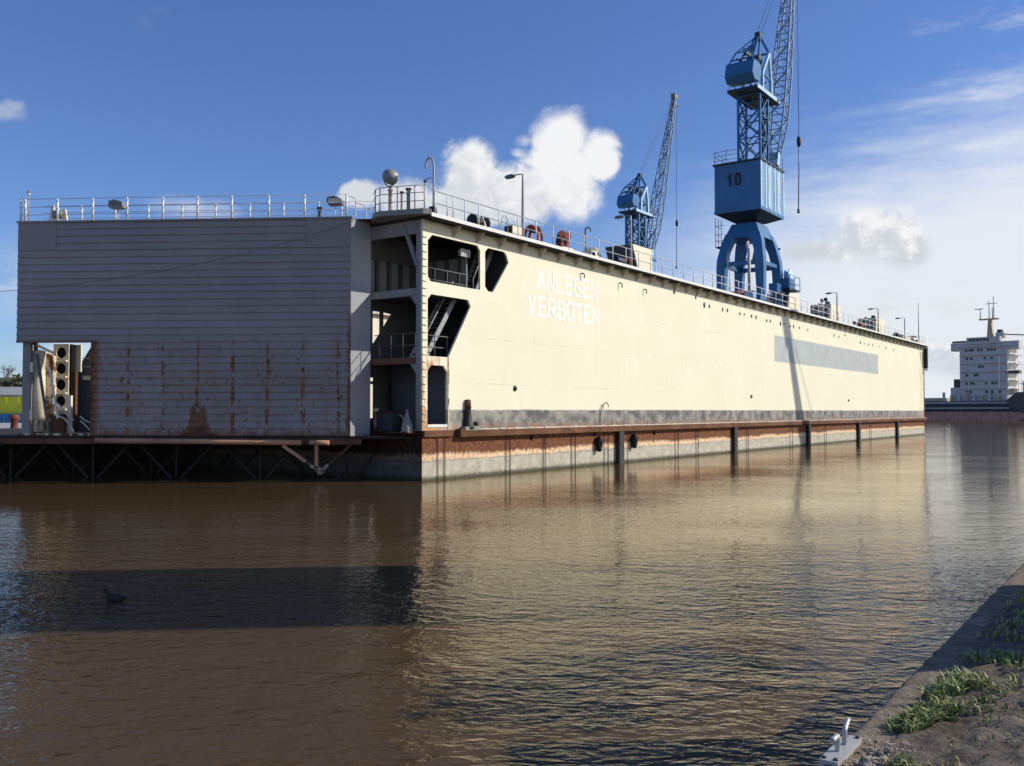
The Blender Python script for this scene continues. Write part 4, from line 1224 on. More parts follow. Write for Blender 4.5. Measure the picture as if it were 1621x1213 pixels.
lamp_labels = ['tall deck lamp with a dark head nearest the dock corner', 'deck lamp with a rusty pole beside the nearest wedge shaped hatch house',
               'deck lamp standing before the hatch house with the small mast beside it', 'pale deck lamp before the fourth hatch house', 'smallest deck lamp near the whip aerial at the far dock end']
lamp0 = None
for i, (u_, h_) in enumerate(((7.37, 3.36), (18.3, 3.24), (58.55, 2.94), (73.3, 2.79), (85.2, 2.76))):
    if lamp0 is None:
        lamp0 = thing('deck_lamp', lamp_labels[0], 'lamp', D(u_, 0.05, ZT), DROT, 'lamp posts along the dock top')
        MB().tube([(0, 0, 0), (0, 0, 0.7), (0, 0, 3.0), (0, 0, 3.30)], [0.085, 0.075, 0.055, 0.05], 10).build('pole', M['pole'], lamp0)
        MB().tube(smooth_path([(0, 0, 3.27), (0, 0.12, 3.33), (0, 0.55, 3.34)], 3), 0.03, 6).build('arm', M['lampgrey'], lamp0)
        MB().prism([(0.5, 3.27), (0.62, 3.24), (1.02, 3.25), (1.06, 3.30), (0.95, 3.38), (0.6, 3.40), (0.5, 3.36)], 'x', -0.10, 0.10).build('lamp_head', M['lampgrey'], lamp0)
        MB().box(-0.08, 0.08, 0.64, 0.98, 3.215, 3.239).build('lamp_glass', M['dome'], lamp0)
    else:
        c = copy_tree(lamp0, D(u_, 0.05, ZT), DROT)
        c['label'] = lamp_labels[i]
        c.scale = (1, 1, h_ / 3.36)

mw = thing('mooring_winch', 'black winch drum between white triangular side plates near the corner', 'winch', D(3.95, 0.15, ZT), DROT)
for sx in (-0.22, 0.28):
    MB().prism([(-0.35, 0), (0.35, 0), (0.07, 0.72), (-0.07, 0.72)], 'x', sx - 0.03, sx + 0.03).build('side_plate', M['cream'], mw)
MB().lathe([(0.001, -0.5), (0.30, -0.5), (0.30, -0.42), (0.15, -0.40), (0.15, 0.42), (0.30, 0.44), (0.30, 0.52), (0.001, 0.52)], (0.05, 0, 0.42), 16, 'x').build('drum', M['black_iron'], mw)
sb = thing('deck_box', 'cream deck locker with a dark end at the foot of the nearest lamp', 'locker', D(6.55, 0.1, ZT), DROT)
MB().box(-0.3, 0.45, -0.25, 0.25, 0, 0.62).build('body', M['cream'], sb)
MB().box(-0.34, -0.305, -0.2, 0.2, 0.05, 0.58).build('end_door', M['black_iron'], sb)
hp = thing('hoop_rail', 'thin bent hoop handrail beside the cream deck locker', 'railing', D(5.4, 0.0, ZT), DROT)
MB().tube(smooth_path([(0, 0, 0), (0.15, 0, 0.7), (0.4, 0, 1.0), (0.62, 0, 0.8), (0.65, 0, 0)], 4), 0.022, 6).build('hoop', M['rail_grey'], hp)
fr = thing('fire_hose_reel', 'faded red arched hose stand just beyond the nearest lamp', 'hose reel', D(8.35, 0.1, ZT), DROT)
for sx in (-0.2, 0.2):
    MB().tube(smooth_path([(sx, -0.38, 0), (sx, -0.36, 0.5), (sx, -0.1, 0.88), (sx, 0.2, 0.85), (sx, 0.38, 0.5), (sx, 0.38, 0)], 4), 0.075, 8).build('arch', M['red'], fr)
MB().lathe([(0.001, -0.24), (0.16, -0.24), (0.16, 0.24), (0.001, 0.24)], (0, 0, 0.75), 12, 'x').build('reel', M['redbrown'], fr)
MB().box(0.05, 0.34, -0.2, 0.1, 0.68, 0.92).build('motor', M['black_iron'], fr)
fv = thing('red_ventilator', 'squat rust red ventilator with two dark mouths on cream base', 'vent', D(11.0, 0.1, ZT), DROT)
MB().box(-0.5, 0.5, -0.35, 0.35, 0, 0.22).build('base', M['cream'], fv)
for sx in (-0.26, 0.27):
    MB().tube(smooth_path([(sx, 0, 0.2), (sx, 0, 0.55), (sx, -0.06, 0.82), (sx - .1, -0.22, 0.88)], 4), [0.2] * 13, 12).build('cowl', M['redbrown'] if sx < 0 else M['red'], fv)
    MB().lathe([(0.001, 0), (0.22, 0), (0.22, 0.05), (0.001, 0.06)], (sx, 0, 0.5), 12).build('band', M['black_iron'], fv)
cp = thing('capstan', 'cream mooring capstan with dark fairlead mouths', 'capstan', D(13.9, 0.15, ZT), DROT)
MB().lathe([(0.001, 0), (0.42, 0), (0.40, 0.18), (0.26, 0.3), (0.24, 0.45), (0.38, 0.56), (0.36, 0.64), (0.001, 0.68)], (0.2, 0, 0), 16).build('barrel', M['cream'], cp)
MB().box(-0.55, -0.15, -0.4, 0.3, 0, 0.42).build('chock', M['cream'], cp)
MB().lathe([(0.001, -0.02), (0.15, -0.02), (0.15, 0.02), (0.001, 0.02)], (-0.35, -0.41, 0.2), 12, 'y').build('mouth', M['hole'], cp)
MB().lathe([(0.3, 0), (0.34, 0.2), (0.28, 0.42), (0.001, 0.45)], (0.75, 0.1, 0), 14).build('bollard_head', M['black_iron'], cp)
pm = thing('signal_post', 'slim grey post with hooked fitting beside the capstan', 'post', D(13.95, 0.5, ZT), DROT)
MB().tube([(0, 0, 0), (0, 0, 1.75)], 0.055, 8).build('shaft', M['lampgrey'], pm)
MB().tube(smooth_path([(0, 0, 1.72), (0, -0.15, 1.82), (0, -0.32, 1.72), (0, -0.32, 1.55)], 4), 0.04, 6).build('hook', M['lampgrey'], pm)
bd = thing('blue_drum', 'dark blue drum lying on the deck edge before the second lamp', 'drum', D(16.9, 0.1, ZT), DROT)
MB().lathe([(0.001, -0.42), (0.28, -0.42), (0.29, -0.4), (0.29, 0.4), (0.28, 0.42), (0.001, 0.42)], (0, 0, 0.29), 14, 'x').build('barrel', M['crane_dark'], bd)
rb = thing('red_bollard', 'rust red twin bollard between the blue drum and second lamp', 'bollard', D(17.75, 0.1, ZT), DROT)
for sx in (-0.2, 0.25):
    MB().lathe([(0.13, 0), (0.13, 0.42), (0.2, 0.48), (0.2, 0.56), (0.001, 0.6)], (sx, 0, 0), 12).build('post', M['redbrown'], rb)
MB().box(-0.4, 0.45, -0.22, 0.22, 0, 0.06).build('foot_plate', M['rust'], rb)

hatch_labels = ['nearest and largest wedge shaped cream hatch house beside the rusty lamp', 'cream hatch house right at the foot of the number ten crane',
                'hatch house with dark louvred end behind the third lamp', 'farthest hatch house with dark louvred end before the far dock end']
hat0 = None
for i, (u_, v_, k) in enumerate(((19.3, 0.55, 1.0), (46.3, 0.5, 1.0), (57.8, 0.5, 1.0), (74.0, 0.5, 1.0))):
    t = thing('hatch_house', hatch_labels[i], 'deckhouse', D(u_, v_, ZT), DROT, 'hatch houses along the dock top')
    lh = (2.6, 2.9, 3.4, 4.0)[i]
    ht = (1.75, 1.75, 1.85, 1.9)[i]
    MB().prism([(0.0, 0), (lh, 0), (lh, ht), (-0.25 if i == 0 else 0.35, ht)] if i else [(0.95, 0), (lh, 0), (lh, ht), (0.15, ht)], 'y', 0, 1.9).build('house', M['cream'], t)
    if i == 0:
        MB().prism([(0.95 - 0.04, 0.02), (0.11, ht - 0.02), (0.145, ht - 0.02), (0.945, 0.02)], 'y', 0.05, 1.85).build('shaded_front', M['louvre'], t)  # dark sheet paints the shade on the sloping front
    else:
        for r_ in range(3):
            for c_ in range(2):
                x0 = 0.35 * (0.08 + r_ * 0.30)
                MB().beam((x0 - 0.02, 0.12 + c_ * 0.92, ht * (0.20 + r_ * 0.28)), (x0 - 0.02, 0.86 + c_ * 0.92, ht * (0.20 + r_ * 0.28)), 0.06, ht * 0.20).build('louvre', M['louvre'], t)
        MB().box(0.4, 0.75, 0.2, 0.55, ht, ht + 0.25).build('roof_vent', M['black_iron'], t)
        MB().box(1.0, 1.25, 1.2, 1.45, ht, ht + 0.18).build('roof_vent', M['black_iron'], t)
for i, (u_, h_, lab, m_) in enumerate(((51.5, 0.95, 'short dark vent post just beyond the crane foot', 'black_iron'), (54.2, 1.9, 'thin pale aerial post left of the louvred hatch house', 'rail_grey'), (55.3, 2.1, 'dark twin headed post left of the louvred hatch house', 'black_iron'),
                                       (64.5, 0.7, 'short grey cowl on the deck edge between two louvred houses', 'lampgrey'), (66.6, 0.85, 'small faded red winch between two louvred houses', 'red'), (81.5, 0.7, 'low dark winch beyond the farthest hatch house', 'black_iron'))):
    t = thing('deck_post' if i != 4 and i != 5 else 'deck_winch', lab, 'post' if i not in (4, 5) else 'winch', D(u_, 0.1, ZT), DROT)
    if i in (4, 5):
        MB().box(-0.4, 0.4, -0.3, 0.3, 0, 0.3).build('bed', M['rust'], t)
        MB().lathe([(0.001, -0.35), (0.3, -0.35), (0.3, 0.35), (0.001, 0.35)], (0, 0, 0.5), 12, 'x').build('drum', M[m_], t)
    else:
        MB().tube([(0, 0, 0), (0, 0, h_)], 0.06, 8).build('shaft', M[m_], t)
        MB().lathe([(0.001, h_ - .3), (0.16, h_ - .28), (0.16, h_ - .02), (0.001, h_)], (0, 0, 0), 10).build('head', M[m_], t)
        MB().box(-0.2, 0.2, -0.2, 0.2, 0, 0.25).build('foot', M[m_], t)
wa = thing('whip_aerial', 'tall thin whip aerial at the far end of the dock', 'aerial', D(93.1, 0.2, ZT), DROT)
MB().tube([(0, 0, 0), (0, 0, 5.3)], [0.06, 0.03], 6).build('rod', M['lampgrey'], wa)
MB().box(-1.6, 0.6, -0.3, 1.4, 0, 0.55).build('base_locker', M['cream_rusty'], wa)
es = thing('end_shelter', 'low sand coloured shelter with dark cover at the far dock end', 'deckhouse', D(86.5, 0.6, ZT), DROT)
MB().prism([(0, 0), (4.2, 0), (4.2, 0.75), (0.6, 0.95)], 'y', 0, 2.0).build('house', M['cream_rusty'], es)
MB().box(5.0, 6.0, -0.2, 1.2, 0, 0.9).build('side_locker', M['cream'], es)
MB().box(4.9, 6.1, -0.3, 1.3, 0.9, 1.05).build('cover', M['black_iron'], es)

# ------------------------------------------------------------------ cranes
def crane(name, label, u, v, tip, number=True, fine=True):
    t = thing(name, label, 'crane', D(u, v, ZT), DROT, 'blue dock cranes')

    def mem(parent, nm, p, q, a, m_, b=None):
        kf = 1.0 if number else 1.45
        return MB().beam(p, q, a * kf, (b or a) * kf).build(nm, M[m_], parent)
    # portal
    for sx in (-1, 1):
        for sy in (-1, 1):
            lg = MB()
            prof = [(1.93, 0.95), (1.95, 3.2), (1.90, 3.9), (1.66, 5.2), (1.40, 5.95), (0.55, 5.95), (0.74, 5.4), (1.08, 4.5), (1.22, 3.5), (1.36, 0.95)]
            lg.prism([(sy * p[0], p[1]) for p in prof], 'x', -0.30, 0.30)
            lg.v = [(p[0] * (1.0 if p[2] < 3.6 else 1.15) + sx * (1.85 if p[2] < 3.6 else 1.85 - 0.62 * min(1, (p[2] - 3.6) / 2.35)), p[1], p[2]) for p in lg.v]
            l = lg.build('leg', M['blue'], t)
            bg_ = MB().prism([(sx * 1.95 - 0.75, 0.32), (sx * 1.95 + 0.75, 0.32), (sx * 1.95 + 0.55, 0.75), (sx * 1.95 + 0.3, 1.0), (sx * 1.95 - 0.3, 1.0), (sx * 1.95 - 0.55, 0.75)], 'y', sy * 1.62 - 0.22, sy * 1.62 + 0.22).build('bogie', M['blue'], l)
            for wx in (-0.48, 0.48):
                MB().lathe([(0.001, -0.12), (0.3, -0.12), (0.3, 0.12), (0.001, 0.12)], (sx * 1.95 + wx, sy * 1.62, 0.30), 14, 'y').build('wheel', M['crane_dark'], l)
    for sx in (-1, 1):
        mem(t, 'cross_beam', (sx * 1.95, -1.36, 3.45), (sx * 1.95, 1.36, 3.45), 0.30, 'blue', 0.34)
    for sy in (-1, 1):
        mem(t, 'cross_beam', (-1.66, sy * 1.62, 3.45), (1.66, sy * 1.62, 3.45), 0.26, 'blue', 0.30)
    mem(t, 'diagonal', (-1.6, -0.9, 3.6), (0.4, -0.4, 5.4), 0.16, 'crane_dark')
    mem(t, 'diagonal', (1.6, 1.3, 3.5), (0.2, 0.3, 5.5), 0.16, 'blue')
    fru = MB()
    for zA, ax_, ay_, zB, bx_, by_ in ((5.55, 1.66, 1.50, 6.75, 1.2, 1.02),):
        vs = [(-ax_, -ay_, zA), (ax_, -ay_, zA), (ax_, ay_, zA), (-ax_, ay_, zA), (-bx_, -by_, zB), (bx_, -by_, zB), (bx_, by_, zB), (-bx_, by_, zB)]
        fru.add(vs, [(3, 2, 1, 0), (4, 5, 6, 7), (0, 1, 5, 4), (1, 2, 6, 5), (2, 3, 7, 6), (3, 0, 4, 7)])
    fru.build('portal_head', M['blue'], t)
    MB().lathe([(1.05, 6.74), (1.05, 7.0), (0.9, 7.05)], (0, 0, 0), 20).build('slew_ring', M['crane_dark'], t)
    # machinery house
    hx, hy, z0, z1 = 2.55, 1.88, 7.45, 11.3
    und = MB().add([(-1.1, -1.0, 6.95), (1.1, -1.0, 6.95), (1.1, 1.0, 6.95), (-1.1, 1.0, 6.95), (-hx + .05, -hy + .05, z0), (hx - .05, -hy + .05, z0), (hx - .05, hy - .05, z0), (-hx + .05, hy - .05, z0)],
                   [(3, 2, 1, 0), (4, 5, 6, 7), (0, 1, 5, 4), (1, 2, 6, 5), (2, 3, 7, 6), (3, 0, 4, 7)]).build('house_underside', M['crane_dark'], t)
    hs = MB().box(-hx, hx, -hy, hy, z0 + 0.003, z1).build('machinery_house', M['blue'], t)
    MB().box(-hx - 0.04, hx + 0.04, -hy - 0.04, hy + 0.04, z0 + 0.0, z0 + 0.22).build('skirt_band', M['blue'], hs)
    MB().box(-hx - 0.12, hx + 0.12, -hy - 0.12, hy + 0.12, z1, z1 + 0.12).build('roof', M['crane_dark'], hs)
    for k in range(6):
        x_ = -hx + 0.02 + k * (2 * hx - 0.14) / 5
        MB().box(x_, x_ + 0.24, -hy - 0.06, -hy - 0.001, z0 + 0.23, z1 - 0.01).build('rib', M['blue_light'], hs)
        if k < 5:
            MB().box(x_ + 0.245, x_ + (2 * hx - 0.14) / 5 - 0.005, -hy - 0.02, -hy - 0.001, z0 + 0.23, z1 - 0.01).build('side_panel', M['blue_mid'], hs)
    for k, x_ in enumerate((-0.72, 1.28)):
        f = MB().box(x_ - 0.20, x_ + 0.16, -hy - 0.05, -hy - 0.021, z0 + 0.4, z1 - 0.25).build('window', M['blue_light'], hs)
        MB().box(x_ - 0.15, x_ + 0.11, -hy - 0.062, -hy - 0.0505, z0 + 1.75, z1 - 0.8).build('pane', M['glass_pale'], f)
    if number:
        for ch, oy in (('1', 0.86), ('0', 0.20)):
            letter(ch, (-hx - 0.001, oy, 9.5), (0, -1, 0), (0, 0, 1), (-1, 0, 0), 0.54, 1.02, 0.20).build('digit', M['digit'], hs)
    # roof railing
    rr = []
    for z_ in (0.4, 0.75, 1.1):
        rr.append(MB().tube([(hx, -hy, z1 + z_), (hx, hy, z1 + z_), (-hx, hy, z1 + z_), (-hx, -0.2, z1 + z_)], 0.022, 5))
    r0 = rr[0].build('roof_rail', M['blue'], t)
    for q in rr[1:]:
        q.build('rail', M['blue'], r0)
    for p in ((hx, -hy), (hx, 0), (hx, hy), (0.8, hy), (-0.9, hy), (-hx, hy), (-hx, 0.9), (-hx, -0.2)):
        MB().tube([(p[0], p[1], z1 + .1), (p[0], p[1], z1 + 1.1)], 0.024, 5).build('rail_post', M['blue'], r0)
    # tower
    tx0, tx1, ty0, ty1 = -0.95, 0.75, -1.30, 0.50
    tw = MB().box(tx0 - .1, tx1 + .1, ty0 - .1, ty1 + .1, z1 + 0.12, z1 + 0.3).build('tower', M['blue'], t)
    zt = 17.15
    cs = [(tx0, ty0), (tx1, ty0), (tx1, ty1), (tx0, ty1)]
    for x_, y_ in cs:
        mem(tw, 'post', (x_, y_, z1 + .3), (x_, y_, zt), 0.17, 'blue')
    lv = [z1 + .4, z1 + 2.3, z1 + 4.1, zt - .05]
    for a in range(3):
        for i in range(4):
            p, q = cs[i], cs[(i + 1) % 4]
            if (i + a) % 2:
                p, q = q, p
            mem(tw, 'diagonal', (*p, lv[a]), (*q, lv[a + 1]), 0.11, 'blue')
            mem(tw, 'diagonal', (*q, lv[a]), (*p, lv[a + 1]), 0.07, 'crane_dark')
            mem(tw, 'tie', (*cs[i], lv[a + 1]), (*cs[(i + 1) % 4], lv[a + 1]), 0.09, 'blue')
    mem(tw, 'ladder', (0.2, -1.0, z1 + .3), (0.2, -1.0, zt), 0.30, 'crane_dark', 0.06)
    mem(tw, 'duct', (0.55, -0.9, z1 + 2.6), (0.55, -0.9, z1 + 4.6), 0.34, 'crane_dark', 0.34)
    # working platform
    pf = MB().box(-2.1, 3.0, -1.55, 0.95, zt, zt + 0.22).build('platform', M['crane_dark'], t)
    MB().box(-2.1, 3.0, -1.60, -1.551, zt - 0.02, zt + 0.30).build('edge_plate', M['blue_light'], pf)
    for p in ((-2.0, -1.4), (-2.0, -0.4), (-2.0, 0.8), (-0.8, 0.8), (0.6, 0.8)):
        MB().tube([(*p, zt + .2), (*p, zt + 1.2)], 0.024, 5).build('rail_post', M['blue'], pf)
    MB().tube([(-2.0, -1.4, zt + 1.2), (-2.0, 0.8, zt + 1.2), (2.8, 0.8, zt + 1.2)], 0.02, 5).build('rail', M['blue'], pf)
    MB().tube([(-2.0, -1.4, zt + .7), (-2.0, 0.8, zt + .7), (2.8, 0.8, zt + .7)], 0.02, 5).build('rail', M['blue'], pf)
    # A-frame, counterweight
    ap = Vector((0.75, -0.6, 22.5))
    af = MB().box(ap.x - .30, ap.x + .25, ap.y - .22, ap.y + .22, ap.z - .5, ap.z + .1).build('a_frame', M['crane_dark'], t)
    for y_ in (-1.30, 0.30):
        kn = (1.15, y_, 20.9)
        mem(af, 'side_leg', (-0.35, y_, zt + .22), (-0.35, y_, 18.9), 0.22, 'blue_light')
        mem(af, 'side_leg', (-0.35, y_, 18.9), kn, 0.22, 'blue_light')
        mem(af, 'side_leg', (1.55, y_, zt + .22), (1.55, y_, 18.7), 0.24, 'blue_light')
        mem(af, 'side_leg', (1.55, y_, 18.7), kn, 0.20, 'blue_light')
        mem(af, 'side_leg', kn, ap, 0.15, 'blue')
        mem(af, 'tie', (-0.35, y_, 18.9), (1.55, y_, 18.7), 0.12, 'blue')
    mem(af, 'tie', (1.15, -1.3, 20.9), (1.15, .3, 20.9), 0.14, 'blue')
    mem(af, 'tie', (-0.35, -1.3, 18.9), (-0.35, .3, 18.9), 0.14, 'blue')
    cw = MB().prism([(-2.85, 18.2), (-2.4, 17.75), (-1.3, 17.85), (-1.0, 18.5), (-1.1, 19.25), (-2.5, 19.3)], 'y', -1.45, 0.85).build('counterweight', M['blue'], t)
    mem(cw, 'arm', (-1.2, -1.2, 18.7), (-0.35, -1.2, 18.9), 0.2, 'blue')
    mem(cw, 'arm', (-1.2, 0.25, 18.7), (-0.35, 0.25, 18.9), 0.2, 'blue')
    for y_ in (-1.25, 0.75):
        mem(cw, 'stay', (-2.5, y_, 19.1), (-1.3, y_ * .8 - .1, 20.55), 0.09, 'blue')
        mem(cw, 'stay', (-1.3, y_ * .8 - .1, 20.55), ap, 0.09, 'blue')
    for k, (x_, z_) in enumerate(((-2.0, 19.7), (-1.3, 20.55), (-0.6, 21.0), (0.0, 21.4))):
        mem(cw, 'rung', (x_, -1.15 + .12 * k, z_), (x_, 0.6 - .2 * k, z_), 0.10, 'blue')
    MB().box(-0.9, 0.9, -0.95, 0.05, 18.9, 19.9).build('luffing_winch', M['crane_dark'], cw)
    MB().lathe([(0.001, -0.5), (0.42, -0.5), (0.42, 0.5), (0.001, 0.5)], (0.2, -0.45, 20.2), 12, 'y').build('rope_drum', M['crane_dark'], cw)
    for y_ in (-0.9, 0.0):
        mem(cw, 'brace', (-0.3, y_, 19.8), (0.7, y_ * .6 - .2, 22.2), 0.12, 'blue')
        mem(cw, 'brace', (-0.35, y_, 17.4), (1.5, y_, 18.7), 0.12, 'blue')
    mem(cw, 'link', (-1.3, -0.2, 20.5), (1.1, -0.5, 20.35), 0.16, 'crane_dark')
    mem(cw, 'link', (-1.5, 0.1, 19.4), (-0.9, -0.1, 20.5), 0.2, 'crane_dark')
    mem(cw, 'link', (-1.5, 0.4, 20.0), (1.1, 0.2, 20.1), 0.1, 'crane_dark')
    # luffing jib
    base, tipv = Vector((2.0, -1.35, 12.3)), Vector(tip)
    d = (tipv - base)
    L = d.length
    d.normalize()
    sid = Vector((0, 1, 0))
    sid = (sid - d * sid.dot(d)).normalized()
    nrm = d.cross(sid)
    nb = 16

    def half(tt):
        return (0.30 + (0.68 - 0.30) * min(1, tt / 0.16)) if tt < 0.35 else 0.68 - (0.68 - 0.22) * (tt - 0.35) / 0.65

    def cpt(tt, i):
        a, b = ((-1, -1), (1, -1), (1, 1), (-1, 1))[i]
        return base + d * (L * tt) + sid * (a * half(tt)) + nrm * (b * half(tt) * 0.85)
    hk = tipv + Vector((1.1 if number else 0.5, 0, 0))
    jb = MB().beam(base - Vector((.1, 0, .5)), base + d * 0.6, 0.8, 0.5).build('jib', M['blue_light'], t)
    for i in range(4):
        MB().tube([cpt(k / nb, i) for k in range(nb + 1)], 0.075 if number else 0.10, 6).build('chord', M['jib'], jb)
    for k in range(nb):
        for i in range(4):
            j = (i + 1) % 4
            a, b = (i, j) if (k + i) % 2 else (j, i)
            MB().beam(cpt(k / nb, a), cpt((k + 1) / nb, b), 0.07 if number else 0.10).build('brace', M['jib'], jb)
        if True:
            for i in range(4):
                MB().beam(cpt(k / nb, i), cpt(k / nb, (i + 1) % 4), 0.065).build('brace', M['jib'], jb)
    MB().box(tipv.x - .45, hk.x + .1, tipv.y - .3, tipv.y + .3, tipv.z - .15, tipv.z + .45).build('sheave_head', M['lampgrey'], jb)
    MB().beam(tipv + Vector((-.5, 0, -1.0)), tipv + Vector((.9, 0, -1.0)), 0.5, 0.1).build('tip_platform', M['lampgrey'], jb)
    for y_ in (-0.2, 0.2):
        MB().tube([ap + Vector((0, y_, 0)), tipv + Vector((-.2, y_, .2))], 0.018, 5).build('luffing_rope', M['cable'], t)
    for q in ((-0.1, 0.0), (0.1, 0.25)):
        MB().tube([cpt(.25, 3) + Vector((q[0], q[1], 0)), tipv + Vector((0, q[1], 0.1))], 0.015, 5).build('hoist_rope', M['cable'], t)
    # hook block
    zb = 15.2 if number else 17.4
    fall = MB().tube([hk, (hk.x, hk.y, zb)], 0.028, 5).build('hoist_fall', M['cable'], t)
    MB().lathe([(0.001, -0.5), (0.14, -0.45), (0.19, -0.1), (0.19, 0.2), (0.08, 0.42), (0.001, 0.45)], (hk.x, hk.y, zb), 10).build('hook_block', M['black_iron'], fall)
    zl = zb - 6.0
    MB().tube([(hk.x, hk.y, zb - .45), (hk.x - 0.05, hk.y, zb - 2.3), (hk.x - .12, hk.y + 0.05, zl)], 0.05, 5).build('sling', M['lampgrey'], fall)
    MB().lathe([(0.001, 0.0), (0.12, 0.0), (0.12, 0.35), (0.001, 0.4)], (hk.x - .12, hk.y + .05, zl - .3), 8).build('hook', M['lampgrey'], fall)
    # access platform under the house
    ac = MB().box(-1.6, -0.4, 1.4, 2.25, 4.95, 5.03).build('access_platform', M['crane_dark'], t)
    for p in ((-1.6, 2.25), (-0.4, 2.25), (-1.0, 2.25)):
        MB().tube([(*p, 5.0), (*p, 7.4)], 0.025, 5).build('rail_post', M['crane_dark'], ac)
    for z_ in (5.5, 6.0, 6.7):
        MB().tube([(-1.6, 1.5, z_), (-1.6, 2.25, z_), (-0.4, 2.25, z_)], 0.02, 5).build('rail', M['crane_dark'], ac)
    # cable reel bay on the outboard leg
    cp_ = MB().box(1.4, 3.9, -2.75, -1.95, 1.55, 1.68).build('reel_platform', M['crane_dark'], t)
    MB().box(1.7, 2.9, -2.6, -2.0, 1.68, 2.5).build('reel_cabinet', M['blue'], cp_)
    MB().lathe([(0.001, -0.2), (0.62, -0.2), (0.62, -0.12), (0.3, -0.1), (0.3, 0.1), (0.62, 0.12), (0.62, 0.2), (0.001, 0.2)], (2.6, -2.25, 2.75), 18, 'y').build('cable_reel', M['blue_light'], cp_)
    for p in ((1.4, -2.75), (2.6, -2.75), (3.9, -2.75), (3.9, -1.95)):
        MB().tube([(*p, 1.6), (*p, 2.75)], 0.03, 5).build('rail_post', M['blue'], cp_)
    for z_ in (2.15, 2.75):
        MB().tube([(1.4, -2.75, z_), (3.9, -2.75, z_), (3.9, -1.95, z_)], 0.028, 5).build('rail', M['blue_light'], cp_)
    MB().beam((2.2, -2.0, 0.5), (2.6, -2.2, 1.6), 0.25).build('reel_bracket', M['crane_dark'], cp_)
    MB().box(0.4, 1.5, -2.1, -1.4, 1.3, 2.0).build('motor_case', M['blue'], t)
    MB().lathe([(0.001, -0.1), (0.09, -0.1), (0.09, 0.1), (0.001, 0.1)], (2.2, -1.65, 5.0), 8, 'x').build('horn', M['crane_dark'], t)
    # leg ladder
    ld = MB()
    for x_ in (-2.1, -1.75):
        ld.tube([(x_, 1.0, 0.4), (x_, 1.0, 4.4)], 0.03, 5)
    z_ = 0.6
    while z_ < 4.4:
        ld.tube([(-2.1, 1.0, z_), (-1.75, 1.0, z_)], 0.018, 4)
        z_ += 0.3
    ld.build('leg_ladder', M['white'], t)
    return t


crane('dock_crane', 'large blue portal crane marked 10 standing on the near wing wall', 42.05, 2.10, (6.5, -1.55, 32.0))
crane('dock_crane', 'smaller looking blue crane farther off behind the hatch house', 75.9, 30.9, (8.4, -1.9, 34.5), number=False)
rp = thing('rusty_pole', 'brown pole standing between the left legs of the number ten crane', 'pole', D(39.2, 1.05, ZT), DROT)
MB().tube([(0, 0, 0), (0, 0, 4.4)], 0.13, 8).build('shaft', M['pole'], rp)
MB().tube([(0, 0.4, 3.6), (0, -0.1, 3.6)], 0.06, 6).build('crossarm', M['lampgrey'], rp)
MB().lathe([(0.001, 4.35), (0.10, 4.35), (0.12, 4.9), (0.001, 5.0)], (0, 0.1, 0), 8).build('head', M['white'], rp)
rw = thing('red_winch', 'faded red winch beside a blue box under the number ten crane', 'winch', D(37.9, 1.6, ZT), DROT)
MB().box(-0.5, 0.5, -0.6, 0.6, 0, 0.25).build('bed', M['rust'], rw)
MB().lathe([(0.001, -0.5), (0.36, -0.5), (0.36, 0.5), (0.001, 0.5)], (0, 0, 0.6), 14, 'y').build('drum', M['red'], rw)
bx = thing('blue_cabinet', 'pale blue cabinet next to the red winch under the crane', 'cabinet', D(38.2, 0.6, ZT), DROT)
MB().box(-0.3, 0.3, -0.35, 0.35, 0, 0.85).build('body', M['blue_light'], bx)
MB().box(-0.34, 0.34, -0.39, 0.39, 0.85, 0.92).build('lid', M['blue'], bx)

# ------------------------------------------------------------------ cargo ship beyond the dock
SA = R(-45)
ship = thing('cargo_ship', 'cargo ship with tall grey white bridge block and red brown hull', 'ship', (154.5, 300, 0), SA)
# local x runs to the right and towards us along the hull, local y away, face towards us at y = 0
HY0 = -1.2


def hull_strip(x0, x1, z0, z1, y0, nm, m_, y1=16):
    return MB().box(x0, x1, y0, y1, z0, z1).build(nm, M[m_], ship)


MB().prism([(-95, -1), (9.0, -1), (12.5, 0.6), (14.0, 2.7), (-95, 2.7)], 'y', HY0, 16).build('lower_hull', M['ship_red'], ship)
MB().prism([(-95, 2.703), (14.0, 2.703), (14.6, 6.2), (-95, 6.2)], 'y', HY0 - 0.05, 16.05).build('upper_hull', M['ship_black'], ship)
MB().prism([(7.0, 6.3), (9.0, 3.8), (13, 1.7), (19, 0.9), (36, 0.4), (36, 9.0), (10.4, 9.0)], 'y', HY0 - 0.4, 16.4).build('stern_hull', M['ship_dark'], ship)
hull_strip(-95, 8.0, 5.45, 5.85, HY0 - 0.12, 'rubbing_strake', 'ship_grey', HY0 - 0.051)
hull_strip(-95, 8.0, 3.75, 4.10, HY0 - 0.12, 'rubbing_strake', 'ship_grey', HY0 - 0.051)
hull_strip(12.5, 35.5, 8.1, 8.8, HY0 - 0.6, 'bulwark_stripe', 'ship_grey', HY0 - 0.42)
hull_strip(-95, -13.5, 6.2, 7.4, 1.0, 'hatch_coaming', 'ship_yellow', 14)
for k in range(9):
    x_ = -12.6 + k * 2.4
    MB().box(x_, x_ + 0.7, -1.1, -0.5, 6.2, 8.2 if k % 3 else 9.2).build('deck_stanchion', M['ship_yellow'] if k % 2 else M['ship_grey'], ship)
sup = MB().box(-7.3, 7.3, 0, 11, 6.2, 24.2).build('superstructure', M['ship_grey'], ship)
MB().box(-10.5, -7.31, 0.5, 9, 6.2, 10.8).build('side_house', M['ship_grey'], ship)
MB().box(-9.6, -7.9, 0.9, 4, 10.8, 13.6).build('side_vent', M['ship_dark'], ship)
